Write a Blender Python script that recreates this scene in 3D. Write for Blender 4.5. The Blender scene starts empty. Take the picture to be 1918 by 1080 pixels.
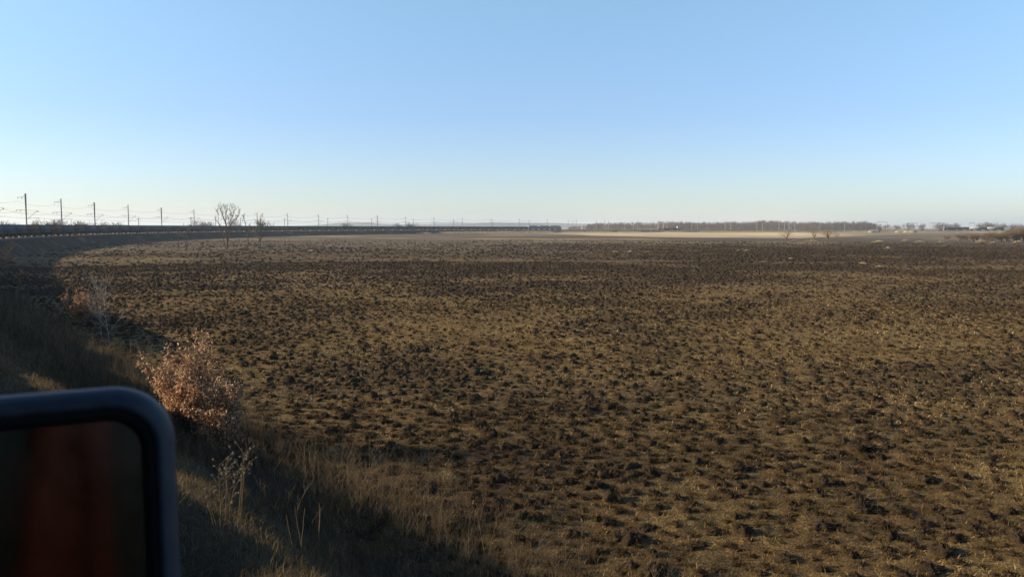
import bpy, math, random
import numpy as np
from mathutils import Vector, Matrix
random.seed(7)
rng = np.random.default_rng(11)
D = bpy.data
scene = bpy.context.scene
COL = scene.collection
PI = math.pi

# ---------------------------------------------------------------- camera & layout
F, CX, CY = 1500.0, 959.0, 540.0
EYE = 6.5
PITCH = math.atan(115.2/1500.0); ROLL = math.radians(0.12)
FWD = np.array([0, math.cos(PITCH), -math.sin(PITCH)])
R0 = np.array([1.0, 0, 0]); U0 = np.array([0, math.sin(PITCH), math.cos(PITCH)])
RGT = R0*math.cos(ROLL)+U0*math.sin(ROLL); UPV = -R0*math.sin(ROLL)+U0*math.cos(ROLL)
CAM = np.array([0, 0, EYE])
def ray(u, v):
    d = FWD + RGT*(u-CX)/F + UPV*(CY-v)/F
    return d/np.linalg.norm(d)
def gp(u, v, z=0.0):
    d = ray(u, v); t = (z-EYE)/d[2]
    return CAM+d*t
def hor(u): return 424.8+(u-959)*0.0021
TA = math.radians(-42.7)                       # heading of the track at the camera
TT = np.array([math.sin(TA), math.cos(TA)]); NN = np.array([math.cos(TA), -math.sin(TA)])
RAD = 644.0; PCAM = 1.95
CEN = NN*(RAD-PCAM)
PHI0 = math.atan2(-NN[1], -NN[0])
def tp(s, p):
    ph = PHI0-np.asarray(s)/RAD; r = RAD-np.asarray(p)
    return CEN[0]+r*np.cos(ph), CEN[1]+r*np.sin(ph)
def thead(s):
    ph = PHI0-s/RAD
    return math.atan2(-math.cos(ph), math.sin(ph))
def sp_of(x, y):
    dx = x-CEN[0]; dy = y-CEN[1]
    p = RAD-np.hypot(dx, dy)
    a = (PHI0-np.arctan2(dy, dx)+PI) % (2*PI)-PI
    return np.where(a < -0.5, a+2*PI, a)*RAD, p
def on_track(u, p=0.0):
    h = ray(u, hor(u))[:2]; h = h/np.linalg.norm(h)
    b = h@CEN; d = b+math.sqrt(b*b-CEN@CEN+(RAD-p)**2)
    x, y = h*d; s, _ = sp_of(x, y)
    return x, y, float(s)
RAILZ = 3.30

# ---------------------------------------------------------------- noise
def _h(ix, iy, sd):
    n = (ix.astype(np.int64)*374761393+iy.astype(np.int64)*668265263+sd*1442695041) & 0xffffffff
    n = ((n ^ (n >> 13))*1274126177) & 0xffffffff
    n = ((n ^ (n >> 16))*2246822519) & 0xffffffff
    return ((n ^ (n >> 15)) & 0xffffff)/float(0xffffff)
def vn(x, y, sd=0):
    x = np.asarray(x, float); y = np.asarray(y, float)
    ix = np.floor(x); iy = np.floor(y); fx = x-ix; fy = y-iy
    fx = fx*fx*(3-2*fx); fy = fy*fy*(3-2*fy)
    a = _h(ix, iy, sd); b = _h(ix+1, iy, sd); c = _h(ix, iy+1, sd); d = _h(ix+1, iy+1, sd)
    return (a*(1-fx)+b*fx)*(1-fy)+(c*(1-fx)+d*fx)*fy
def fbm(x, y, sc, o=3, sd=0):
    t = 0; a = .5; w = 0
    for k in range(o):
        t = t+a*vn(x/sc+17.3*k, y/sc-9.1*k, sd+k); w += a; a *= .5; sc *= .5
    return t/w
def sst(a, b, x):
    t = np.clip((x-a)/(b-a), 0, 1); return t*t*(3-2*t)
def fz(x, y):
    return .22*(fbm(x, y, 28, 2, 3)-.5)+.14*(fbm(x, y, 3.0, 2, 5)-.5)+.11*(fbm(x, y, .75, 2, 8)-.5)*(np.hypot(x, y) < 150)
def charmap(x, y):
    """0 straw litter .. 1 burnt"""
    c = .5*fbm(x, y, 26, 3, 21)+.5*fbm(x, y*1.0, 7, 3, 31)
    return np.clip((c-.5)*2.0+.5, 0, 1)
EP = np.array([-14, -10.6, -6.2, -2.6, 2.6, 4.9, 5.5, 5.95, 6.4, 9.4, 10.8, 14.0])
EZ = np.array([-.5, -.1, 2.75, 2.98, 2.98, 2.72, 2.80, 2.74, 2.28, .12, -.10, -.7])
def ez(s, p):
    s = np.asarray(s, float); p = np.asarray(p, float)
    k = 1-.25*sst(1150, 1500, s)
    wob = (fbm(s, p*0, 9, 2, 44)-.5)*.9*sst(3.2, 5.2, np.abs(p))
    z = np.interp(p+wob, EP, EZ)
    n = (fbm(s, p, 1.6, 3, 41)-.5)*.34*sst(3.0, 5.0, np.abs(p))
    return z*k+n
def gz(x, y):
    s, p = sp_of(x, y)
    return np.maximum(fz(x, y), np.where(np.abs(p) < 14, ez(s, p), -9))
def place(u, v):
    """ground point seen along pixel (u, v)"""
    d = ray(u, v); t = np.linspace(4, 700, 24000)
    P = CAM[None]+d[None]*t[:, None]
    k = np.argmax(P[:, 2] < gz(P[:, 0], P[:, 1]))
    return P[k]

# ---------------------------------------------------------------- materials
def mat(name, rough=.9, spec=.2, metal=0.0):
    m = D.materials.new(name); m.use_nodes = True
    b = m.node_tree.nodes['Principled BSDF']
    b.inputs['Roughness'].default_value = rough
    b.inputs['Specular IOR Level'].default_value = spec
    b.inputs['Metallic'].default_value = metal
    return m, m.node_tree, b
def N(nt, t, **kw):
    n = nt.nodes.new(t)
    for k, v in kw.items(): setattr(n, k, v)
    return n
def ramp(nt, src, stops):
    r = N(nt, 'ShaderNodeValToRGB'); e = r.color_ramp.elements
    while len(e) < len(stops): e.new(.5)
    for q, (pos, c) in zip(e, stops):
        q.position = pos; q.color = (*c, 1) if len(c) == 3 else c
    nt.links.new(src, r.inputs[0]); return r.outputs[0]
def noise(nt, sc, det=4, vec=None, rough=.6):
    n = N(nt, 'ShaderNodeTexNoise'); n.inputs['Scale'].default_value = sc
    n.inputs['Detail'].default_value = det; n.inputs['Roughness'].default_value = rough
    if vec is not None: nt.links.new(vec, n.inputs['Vector'])
    return n.outputs['Fac']
def pos(nt, scale=None):
    g = N(nt, 'ShaderNodeNewGeometry').outputs['Position']
    if scale:
        m = N(nt, 'ShaderNodeVectorMath', operation='MULTIPLY'); nt.links.new(g, m.inputs[0])
        m.inputs[1].default_value = scale; return m.outputs[0]
    return g
def objco(nt): return N(nt, 'ShaderNodeTexCoord').outputs['Object']
def attr(nt, nm): return N(nt, 'ShaderNodeAttribute', attribute_name=nm).outputs['Fac']
def mth(nt, op, a, b=None, c=None, clamp=False):
    n = N(nt, 'ShaderNodeMath', operation=op, use_clamp=clamp)
    for k, q in enumerate((a, b, c)):
        if q is None: continue
        if isinstance(q, (int, float)): n.inputs[k].default_value = q
        else: nt.links.new(q, n.inputs[k])
    return n.outputs[0]
def mixc(nt, f, a, b, mode='MIX'):
    n = N(nt, 'ShaderNodeMix', data_type='RGBA', blend_type=mode)
    for k, q in ((0, f), (6, a), (7, b)):
        if isinstance(q, (int, float)): n.inputs[k].default_value = q
        elif isinstance(q, tuple): n.inputs[k].default_value = (*q, 1)
        else: nt.links.new(q, n.inputs[k])
    return n.outputs[2]
def bump(nt, b, h, st, dist=.05):
    n = N(nt, 'ShaderNodeBump'); n.inputs['Strength'].default_value = st; n.inputs['Distance'].default_value = dist
    nt.links.new(h, n.inputs['Height']); nt.links.new(n.outputs[0], b.inputs['Normal'])

def ramp_mat(name, stops, rough=.95, spec=.1, trans=0.0):
    """colour from the per-vertex 'tint' attribute (natural hue variation from blade to blade)"""
    m, nt, b = mat(name, rough, spec)
    c = ramp(nt, attr(nt, 'tint'), stops)
    nt.links.new(c, b.inputs['Base Color'])
    if trans:
        t = N(nt, 'ShaderNodeBsdfTranslucent'); nt.links.new(c, t.inputs['Color'])
        mx = N(nt, 'ShaderNodeMixShader'); mx.inputs[0].default_value = trans
        nt.links.new(b.outputs[0], mx.inputs[1]); nt.links.new(t.outputs[0], mx.inputs[2])
        nt.links.new(mx.outputs[0], nt.nodes['Material Output'].inputs['Surface'])
    return m
def paint(name, col, wear=(.06, .05, .045), amt=.5, rough=.6, spec=.3, sc=1.4, metal=0.0):
    m, nt, b = mat(name, rough, spec, metal)
    f = mth(nt, 'MULTIPLY', ramp(nt, noise(nt, sc, 6, objco(nt)), [(.42, (0, 0, 0)), (.72, (1, 1, 1))]), amt)
    c = mixc(nt, f, col, wear)
    nt.links.new(c, b.inputs['Base Color'])
    bump(nt, b, noise(nt, sc*20, 3, objco(nt)), .15, .01)
    return m

M = {}
def build_mats():
    # field soil and litter
    m, nt, b = mat('field_soil', .95, .08)
    P = pos(nt)
    fine = noise(nt, 3.1, 6, P, .65); fib = noise(nt, 26, 4, pos(nt, (1, .55, 1)), .7); mid = noise(nt, .55, 4, P)
    ch = attr(nt, 'char')
    straw = ramp(nt, fib, [(.3, (.06, .035, .012)), (.5, (.165, .109, .042)), (.68, (.38, .275, .112))])
    red = mixc(nt, mth(nt, 'MULTIPLY', ramp(nt, noise(nt, .35, 3, P), [(.46, (0, 0, 0)), (.64, (1, 1, 1))]), .6), straw, (.105, .05, .02))
    burn = ramp(nt, fib, [(.3, (.03, .021, .013)), (.7, (.105, .073, .038))])
    k = mth(nt, 'ADD', mth(nt, 'MULTIPLY', ch, .72), mth(nt, 'MULTIPLY', mth(nt, 'SUBTRACT', fine, .5), 1.7))
    k = mth(nt, 'ADD', k, mth(nt, 'MULTIPLY', mth(nt, 'SUBTRACT', mid, .5), .6))
    f = ramp(nt, k, [(.18, (0, 0, 0)), (.75, (1, 1, 1))])
    c = mixc(nt, f, red, burn)
    pale = ramp(nt, noise(nt, .09, 6, pos(nt, (.4, 1, 1))), [(.3, (.50, .38, .20)), (.7, (.80, .64, .39))])
    c = mixc(nt, attr(nt, 'straw'), c, pale)
    dun = ramp(nt, noise(nt, .22, 8, pos(nt, (.35, 1, 1)), .75), [(.34, (.062, .05, .036)), (.5, (.125, .10, .069)), (.66, (.22, .18, .122))])
    big = noise(nt, .018, 6, pos(nt, (.35, 1, 1)), .7)
    dun = mixc(nt, ramp(nt, big, [(.40, (0, 0, 0)), (.62, (1, 1, 1))]), dun, mixc(nt, .55, dun, (.05, .043, .036)))
    c = mixc(nt, mth(nt, 'MULTIPLY', attr(nt, 'dun'), mth(nt, 'SUBTRACT', 1, attr(nt, 'straw'))), c, dun)
    nt.links.new(c, b.inputs['Base Color'])
    bump(nt, b, mth(nt, 'ADD', fine, mth(nt, 'MULTIPLY', fib, .5)), .7, .06)
    M['field'] = m
    # embankment
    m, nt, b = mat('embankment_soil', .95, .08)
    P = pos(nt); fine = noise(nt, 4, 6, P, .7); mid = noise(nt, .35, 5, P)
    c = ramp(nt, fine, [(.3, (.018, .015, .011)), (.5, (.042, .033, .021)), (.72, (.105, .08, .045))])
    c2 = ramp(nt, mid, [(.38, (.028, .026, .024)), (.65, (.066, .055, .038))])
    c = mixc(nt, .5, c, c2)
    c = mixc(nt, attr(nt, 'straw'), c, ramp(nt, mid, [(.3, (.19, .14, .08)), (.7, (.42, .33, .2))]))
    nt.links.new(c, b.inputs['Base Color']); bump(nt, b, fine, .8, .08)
    M['bank'] = m
    m, nt, b = mat('ballast_stone', .9, .15)
    c = ramp(nt, noise(nt, 14, 3, pos(nt), .8), [(.3, (.32, .33, .34)), (.7, (.80, .82, .85))])
    nt.links.new(c, b.inputs['Base Color']); bump(nt, b, noise(nt, 14, 3, pos(nt)), .9, .05)
    M['ballast'] = m
    m, nt, b = mat('shaded_ballast', .95, .1)  # dark copy of the ballast: the train's shade put into the colour
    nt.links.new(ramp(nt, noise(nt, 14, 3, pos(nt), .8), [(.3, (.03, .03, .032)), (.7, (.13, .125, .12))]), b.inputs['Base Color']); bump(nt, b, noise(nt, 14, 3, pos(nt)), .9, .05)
    M['shadeballast'] = m
    m, nt, b = mat('rail_steel', .45, .4, .7)
    nt.links.new(ramp(nt, noise(nt, 3, 4, pos(nt)), [(.3, (.08, .05, .035)), (.7, (.2, .15, .12))]), b.inputs['Base Color'])
    M['steel'] = m
    M['tussock'] = ramp_mat('burnt_tussock', [(0, (.11, .07, .03)), (.3, (.056, .038, .02)), (.62, (.028, .02, .013)), (1, (.044, .033, .022))], .98, .03)
    M['stubble'] = ramp_mat('stubble_straw', [(0, (.03, .02, .012)), (.3, (.105, .064, .022)), (.65, (.26, .172, .06)), (1, (.56, .43, .20))], .9, .15, .25)
    M['grass'] = ramp_mat('dry_grass_blade', [(0, (.05, .034, .018)), (.4, (.125, .088, .042)), (.8, (.28, .21, .105)), (1, (.48, .39, .23))], .85, .2, .3)
    M['weed'] = ramp_mat('dry_weed_stem', [(0, (.035, .024, .015)), (.45, (.105, .073, .04)), (1, (.25, .185, .11))], .9, .15)
    M['seed'] = ramp_mat('seed_fluff', [(0, (.15, .128, .10)), (1, (.36, .325, .27))], .95, .1, .2)
    M['leaf'] = ramp_mat('withered_leaf', [(0, (.13, .06, .03)), (.4, (.40, .215, .105)), (.75, (.66, .43, .25)), (1, (.86, .67, .47))], .7, .25, .35)
    M['bark'] = ramp_mat('dark_bark', [(0, (.045, .037, .03)), (.5, (.08, .066, .055)), (1, (.16, .13, .11))], .95, .1)
    M['palebark'] = ramp_mat('pale_bark', [(0, (.15, .125, .095)), (1, (.36, .32, .26))], .9, .15)
    M['twig'] = ramp_mat('twig_bark', [(0, (.085, .068, .058)), (1, (.21, .17, .14))], .95, .1)
    M['rusttwig'] = ramp_mat('russet_twig', [(0, (.12, .083, .05)), (1, (.27, .195, .12))], .95, .1)
    M['tuft'] = ramp_mat('pale_tuft', [(0, (.24, .18, .105)), (1, (.66, .55, .38))], .9, .15, .2)
    M['concrete'] = paint('pole_concrete', (.30, .285, .27), (.17, .16, .155), .7, .9, .1, .5)
    M['palecon'] = paint('pale_concrete', (.33, .315, .30), (.24, .23, .215), .6, .9, .1, .5)
    M['wood'] = paint('weathered_pole_wood', (.13, .11, .095), (.06, .05, .045), .7, .95, .1, .8)
    M['iron'] = paint('bracket_iron', (.12, .12, .125), (.09, .06, .045), .6, .6, .3, 2)
    M['wire'] = paint('wire_copper', (.11, .105, .10), (.07, .06, .05), .4, .6, .3, 1)
    M['ceramic'] = paint('insulator_ceramic', (.25, .13, .08), (.12, .06, .04), .4, .3, .5, 3)
    for nm, c in dict(blue=(.036, .075, .125), teal=(.036, .082, .092), slate=(.06, .078, .096), green=(.04, .064, .054), brown=(.078, .052, .045),
                      grey=(.07, .078, .083), darkgreen=(.03, .052, .046)).items():
        M['wag_'+nm] = paint('wagon_paint_'+nm, c, (.075, .055, .045), .65, .7, .25, .8)
    M['under'] = paint('underframe_black', (.022, .022, .024), (.06, .045, .035), .5, .85, .2, 2)
    M['deck'] = paint('deck_boards', (.10, .085, .068), (.05, .045, .04), .6, .95, .1, 2)
    M['tankblack'] = paint('tank_black', (.035, .04, .052), (.07, .06, .055), .4, .5, .4, .7)
    M['tankwhite'] = paint('tank_white', (.42, .42, .415), (.4, .37, .33), .3, .5, .4, .7)
    M['locoblue'] = paint('loco_blue', (.10, .145, .185), (.08, .09, .10), .35, .5, .4, .6)
    M['locogrey'] = paint('loco_grey', (.20, .21, .24), (.1, .1, .1), .35, .5, .4, .6)
    M['locored'] = paint('loco_red', (.36, .06, .05), (.16, .05, .04), .35, .5, .4, .6)
    M['orange'] = paint('cab_orange', (.80, .085, .012), (.30, .035, .012), .35, .45, .4, 2.5)
    M['olive'] = paint('cab_olive', (.075, .085, .05), (.04, .04, .03), .5, .5, .35, 2)
    M['cabgrey'] = paint('cab_grey', (.17, .175, .185), (.08, .08, .08), .4, .5, .4, 1.5)
    M['whitepaint'] = paint('white_paint', (.78, .78, .77), (.5, .48, .45), .3, .5, .4, 1)
    M['sand'] = paint('heap_sand', (.27, .23, .17), (.19, .16, .12), .6, .95, .1, .3)
    M['slab'] = paint('slab_concrete', (.38, .37, .35), (.33, .31, .29), .5, .9, .1, .4)
    # mirror
    m, nt, b = mat('mirror_shell', .55, .28)
    nt.links.new(ramp(nt, noise(nt, 60, 5, objco(nt)), [(.3, (.014, .021, .031)), (.75, (.03, .04, .053))]), b.inputs['Base Color'])
    bump(nt, b, noise(nt, 900, 2, objco(nt)), .12, .001)
    M['shell'] = m
    m, nt, b = mat('rubber', .8, .2); b.inputs['Base Color'].default_value = (.006, .006, .007, 1); M['rubber'] = m
    m, nt, b = mat('mirror_glass', .12, .5, 1.0)
    sm = ramp(nt, noise(nt, 22, 6, objco(nt), .65), [(.35, (.055, .05, .04)), (.75, (.095, .085, .07))])
    nt.links.new(sm, b.inputs['Base Color'])
    nt.links.new(ramp(nt, noise(nt, 40, 5, objco(nt)), [(.3, (.05, .05, .05)), (.7, (.13, .13, .13))]), b.inputs['Roughness'])
    M['mirror'] = m
    m, nt, b = mat('window_glass', .08, .6); b.inputs['Base Color'].default_value = (.012, .014, .016, 1); M['glass'] = m
    m, nt, b = mat('lamp_glass', .2, .6); b.inputs['Base Color'].default_value = (.7, .7, .66, 1); M['lamp'] = m
    m, nt, b = mat('hill_wood', .95, .05)
    nt.links.new(ramp(nt, noise(nt, .004, 6, pos(nt)), [(.3, (.055, .05, .05)), (.7, (.12, .105, .095))]), b.inputs['Base Color']); M['hill'] = m
build_mats()

# ---------------------------------------------------------------- mesh helpers
def mk(name, V, Fs, material=None, parent=None, attrs=None, smooth=False, loc=None):
    V = np.asarray(V, np.float32).reshape(-1, 3)
    if not isinstance(Fs, list): Fs = [Fs]
    Fs = [np.asarray(f, np.int32) for f in Fs if len(f)]
    me = D.meshes.new(name)
    me.vertices.add(len(V)); me.vertices.foreach_set('co', V.ravel())
    tot = sum(f.size for f in Fs); nf = sum(len(f) for f in Fs)
    me.loops.add(tot); me.polygons.add(nf)
    me.loops.foreach_set('vertex_index', np.concatenate([f.ravel() for f in Fs]))
    cnt = np.concatenate([np.full(len(f), f.shape[1], np.int32) for f in Fs])
    me.polygons.foreach_set('loop_start', np.concatenate([[0], np.cumsum(cnt)[:-1]]).astype(np.int32))
    if smooth: me.polygons.foreach_set('use_smooth', np.ones(nf, bool))
    for k, a in (attrs or {}).items():
        at = me.attributes.new(k, 'FLOAT', 'POINT'); at.data.foreach_set('value', np.asarray(a, np.float32).ravel())
    me.update(calc_edges=True); me.validate()
    o = D.objects.new(name, me); COL.objects.link(o)
    if material is not None: me.materials.append(material)
    if parent is not None: o.parent = parent
    if loc is not None: o.location = loc
    return o
class MB:
    def __init__(s): s.V = []; s.Q = []; s.T = []; s.A = []; s.n = 0
    def add(s, V, Q=None, T=None, tint=None):
        V = np.asarray(V, float).reshape(-1, 3)
        if Q is not None and len(Q): s.Q.append(np.asarray(Q, int).reshape(-1, 4)+s.n)
        if T is not None and len(T): s.T.append(np.asarray(T, int).reshape(-1, 3)+s.n)
        s.V.append(V); s.n += len(V)
        s.A.append(np.full(len(V), .5) if tint is None else np.broadcast_to(np.asarray(tint, float), (len(V),)))
    def box(s, c, d, rz=0.0, ry=0.0, bev=0.0):
        h = np.array(d)/2
        if bev > 0:                       # chamfered box: inset on the 12 edges
            b = min(bev, *(h*.45)); V = []
            for ax in range(3):
                for sg in (-1, 1):
                    o = [q for q in range(3) if q != ax]
                    for a, e in ((-1, -1), (1, -1), (1, 1), (-1, 1)):
                        p = np.zeros(3); p[ax] = sg*h[ax]; p[o[0]] = a*(h[o[0]]-b); p[o[1]] = e*(h[o[1]]-b); V.append(p)
            V = np.array(V); import itertools
            Q = [[4*k, 4*k+1, 4*k+2, 4*k+3] for k in range(6)]; T = []
            idx = {}
            for k, p in enumerate(V):
                ax = k//8; idx[(ax,)+tuple(np.sign(p).astype(int))] = k
            for a0 in range(3):
                a1, a2 = [q for q in range(3) if q != a0]
                for s1 in (-1, 1):
                    for s2 in (-1, 1):
                        def g(ax, s0):
                            q = [0, 0, 0]; q[a0] = s0; q[a1] = s1; q[a2] = s2; return idx[(ax,)+tuple(q)]
                        Q.append([g(a1, -1), g(a1, 1), g(a2, 1), g(a2, -1)])
            for sg in itertools.product((-1, 1), repeat=3): T.append([idx[(ax,)+sg] for ax in range(3)])
        else:
            V = np.array([[x, y, z] for z in (-1, 1) for x, y in ((-1, -1), (1, -1), (1, 1), (-1, 1))])*h
            Q = [[0, 3, 2, 1], [4, 5, 6, 7], [0, 1, 5, 4], [1, 2, 6, 5], [2, 3, 7, 6], [3, 0, 4, 7]]; T = None
        if ry:
            x = V[:, 0]*math.cos(ry)+V[:, 2]*math.sin(ry); z = -V[:, 0]*math.sin(ry)+V[:, 2]*math.cos(ry); V = np.stack([x, V[:, 1], z], 1)
        if rz:
            x = V[:, 0]*math.cos(rz)-V[:, 1]*math.sin(rz); y = V[:, 0]*math.sin(rz)+V[:, 1]*math.cos(rz); V = np.stack([x, y, V[:, 2]], 1)
        s.add(V+np.array(c), Q, T); return s
    def segs(s, A, B, ra, rb, n=3, tint=None):
        A = np.asarray(A, float).reshape(-1, 3); B = np.asarray(B, float).reshape(-1, 3); m = len(A)
        ra = np.broadcast_to(np.asarray(ra, float), (m,)); rb = np.broadcast_to(np.asarray(rb, float), (m,))
        d = B-A; L = np.linalg.norm(d, axis=1, keepdims=True); d = d/np.maximum(L, 1e-9)
        ref = np.where(np.abs(d[:, 2:3]) > .9, np.array([[1., 0, 0]]), np.array([[0, 0, 1.]]))
        a = np.cross(d, ref); a /= np.linalg.norm(a, axis=1, keepdims=True); b = np.cross(d, a)
        th = np.arange(n)*2*PI/n
        off = a[:, None]*np.cos(th)[None, :, None]+b[:, None]*np.sin(th)[None, :, None]
        V = np.concatenate([A[:, None]+off*ra[:, None, None], B[:, None]+off*rb[:, None, None]], 1)
        k = np.arange(n); q = np.stack([k, (k+1) % n, n+(k+1) % n, n+k], 1)
        Q = (np.arange(m)*2*n)[:, None, None]+q[None]
        t = None if tint is None else np.repeat(np.broadcast_to(np.asarray(tint, float), (m,)), 2*n)
        s.add(V, Q, None, t); return s
    def cyl(s, a, b, ra, rb=None, n=12, caps=True):
        rb = ra if rb is None else rb
        s.segs([a], [b], ra, rb, n)
        if caps:
            base = s.n-2*n
            for st in (base, base+n):
                V = s.V[-1] if st >= base else None
            VV = s.V[-1]
            for part in (VV[:n], VV[n:]):
                c = part.mean(0); s.add(np.vstack([part, c]), None, [[k, (k+1) % n, n] for k in range(n)])
        return s
    def path(s, P, r, n=6):
        P = np.asarray(P, float); r = np.broadcast_to(np.asarray(r, float), (len(P),)); s.segs(P[:-1], P[1:], r[:-1], r[1:], n); return s
    def build(s, name, material, parent=None, smooth=False, loc=None):
        if not s.V: return None
        V = np.concatenate(s.V)
        Fs = []
        if s.Q: Fs.append(np.concatenate(s.Q))
        if s.T: Fs.append(np.concatenate(s.T))
        return mk(name, V, Fs, material, parent, {'tint': np.concatenate(s.A)}, smooth, loc)

def tag(o, label, cat, group=None, kind=None):
    o['label'] = label; o['category'] = cat
    if group: o['group'] = group
    if kind: o['kind'] = kind
    return o
def struct(o, label=None):
    o['kind'] = 'structure'
    if label: o['label'] = label
    return o
def empty(name, loc, rz=0.0, label=None, cat=None, group=None):
    e = D.objects.new(name, None); COL.objects.link(e)
    e.location = loc; e.rotation_euler = (0, 0, rz); e.empty_display_size = .2
    if label: tag(e, label, cat, group)
    return e
def kids(o): return [c for c in D.objects if c.parent == o]
def copy_tree(o, childmap, parent=None):
    c = o.copy(); COL.objects.link(c)
    if parent is not None: c.parent = parent
    for ch in childmap.get(o.name, []): copy_tree(ch, childmap, c)
    return c
ONES = ['', 'first', 'second', 'third', 'fourth', 'fifth', 'sixth', 'seventh', 'eighth', 'ninth', 'tenth', 'eleventh', 'twelfth', 'thirteenth',
        'fourteenth', 'fifteenth', 'sixteenth', 'seventeenth', 'eighteenth', 'nineteenth']
def ordn(n):
    if n < 20: return ONES[n]
    t = ['', '', 'twent', 'thirt', 'fort', 'fift', 'sixt', 'sevent', 'eight'][n//10]
    return t+'ieth' if n % 10 == 0 else t+'y-'+ONES[n % 10]

# ---------------------------------------------------------------- ground sheet
def ground():
    az = np.radians(np.concatenate([np.arange(-180, -54, 3.), np.arange(-54, 54, .075), np.arange(54, 180, 3.)]))
    r = [2.0]
    while r[-1] < 420: r.append(r[-1]+max(.05, r[-1]**2/8500.))
    while r[-1] < 1150: r.append(r[-1]+6)
    while r[-1] < 15500: r.append(r[-1]*1.06)
    r = np.array(r)
    A, Rr = np.meshgrid(az, r)
    x = Rr*np.sin(A); y = Rr*np.cos(A)
    z = fz(x, y)*np.clip(1-(Rr-300)/600, .0, 1)
    s, p = sp_of(x, y)
    z = np.where(np.abs(p) < 9, np.minimum(z, -.25), z)
    V = np.stack([x, y, z], -1).reshape(-1, 3)
    nr, na = A.shape
    i = np.arange(nr-1)[:, None]*na; j = np.arange(na)[None]; j2 = (j+1) % na
    Q = np.stack([i+j, i+j2, i+na+j2, i+na+j], -1).reshape(-1, 4)
    c0 = len(V); V = np.vstack([V, [[0, 0, 0]]])
    T = np.stack([np.full(na, c0), (np.arange(na)+1) % na, np.arange(na)], 1)
    # what grows where (world regions)
    xf, yf, rf = x.ravel(), y.ravel(), Rr.ravel()
    u = CX+F*xf/np.maximum(yf, 1e-3); u = np.where(yf > 1, u, np.where(xf > 0, 9999, -9999))
    dep = np.maximum(yf, 1)
    n1 = fbm(xf, yf, 60, 3, 61)-.5; n2 = fbm(xf, yf*.6, 160, 3, 62)-.5
    inner = np.interp(u, [700, 800, 1020, 1150, 1300, 1500, 1560, 1700, 1900], [900, 860, 700, 590, 500, 490, 560, 760, 900])
    st = sst(-14, 14, dep-inner-70*n1-90*n2)
    st = st*(.35*sst(720, 800, u+200*n2)+.65*sst(960, 1120, u+260*n2))*np.interp(u, [1500, 1640, 1800], [1, .55, .3])
    st = np.clip(st*(.85+.6*n1), 0, 1)
    wisp = sst(.60, .72, fbm(xf*.35, yf, 22, 3, 66))*sst(260, 420, dep)*.55*(dep < 900)
    st = np.maximum(st, wisp)
    out = sst(-8, -30, p.ravel())                      # beyond the line: dry meadow
    st = np.maximum(st, out*.35*(.4+fbm(xf, yf, 200, 3, 64)))
    ch = charmap(xf, yf)
    band = sst(90, 130, dep)*sst(230, 180, dep)
    ch = np.clip(ch+.32*band+.5*sst(1150, 1500, u)*sst(150, 240, dep)+.16*(fbm(xf, yf, 12, 2, 71)-.5), 0, 1)
    dun = sst(185, 235, dep+45*n1+70*n2)*sst(1290, 1020, u+240*n2)*.65
    dun = np.maximum(dun, sst(330, 430, dep+80*n1)*.75)
    dun = np.maximum(dun, .45*sst(230, 300, dep+60*n2))
    dun = np.maximum(dun, out*.7)
    z0 = lambda a: np.concatenate([a, [0]])
    o = mk('field_ground', V, [Q, T], M['field'], None, {'char': z0(ch), 'straw': z0(st), 'dun': z0(dun)}, True)
    struct(o, 'burnt brown meadow spreading flat to the horizon')
ground()

def strip(name, svals, pvals, zf, material, attrs=None):
    S, P = np.meshgrid(svals, pvals, indexing='ij')
    x, y = tp(S, P); z = zf(S, P)
    V = np.stack([x, y, z], -1).reshape(-1, 3); ns, npv = S.shape
    i = np.arange(ns-1)[:, None]*npv; j = np.arange(npv-1)[None]
    Q = np.stack([i+j, i+npv+j, i+npv+j+1, i+j+1], -1).reshape(-1, 4)
    at = {k: f(S, P).ravel() for k, f in (attrs or {}).items()}
    return mk(name, V, Q, material, None, at, True)
sv = [-160.0]
while sv[-1] < 2050:
    s = sv[-1]; sv.append(s+(4 if s < -6 else .16 if s < 45 else .4 if s < 110 else 1.5 if s < 300 else 5))
pv = np.concatenate([np.linspace(-14, -3, 22), np.linspace(-2.6, 2.6, 5), np.linspace(3, 5, 10), np.linspace(5.15, 11.5, 44), np.linspace(11.8, 14, 6)])
def bank_straw(S, P):
    n = fbm(S, P*2.2, 14, 3, 81)
    return np.clip(sst(860, 1010, S+160*(n-.5))*(.45+.8*n)+.22*sst(.62, .75, fbm(S, P, 3, 3, 83))+.15*sst(5.0, 5.8, P)*sst(7.0, 6.4, P)*sst(110, 40, S), 0, 1)
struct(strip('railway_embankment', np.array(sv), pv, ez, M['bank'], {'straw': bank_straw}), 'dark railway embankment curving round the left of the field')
bp = np.array([-1.9, -1.75, 1.75, 2.2, 2.9, 3.35])
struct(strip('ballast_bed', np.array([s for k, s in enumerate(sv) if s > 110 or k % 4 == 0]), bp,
             lambda S, P: np.interp(P, bp, [3.05, 3.16, 3.16, 3.1, 2.98, 2.9])+.03*(vn(S*2, P*6, 5)-.5), M['shadeballast']), 'ballast darkened as train shade under the curving track')
bq = np.array([-6.2, -5.6, -5, -4, -3, -2.2, -1.8])
struct(strip('ballast_shoulder', np.array([s for k, s in enumerate(sv) if s > 110 or k % 4 == 0]), bq,
             lambda S, P: np.interp(P, bq, [2.6, 3.05, 3.08, 3.1, 3.1, 3.1, 3.07])+.03*(vn(S*2, P*6, 5)-.5), M['ballast']), 'pale stone shoulder on the far side of the track')
mb = MB()
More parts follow.
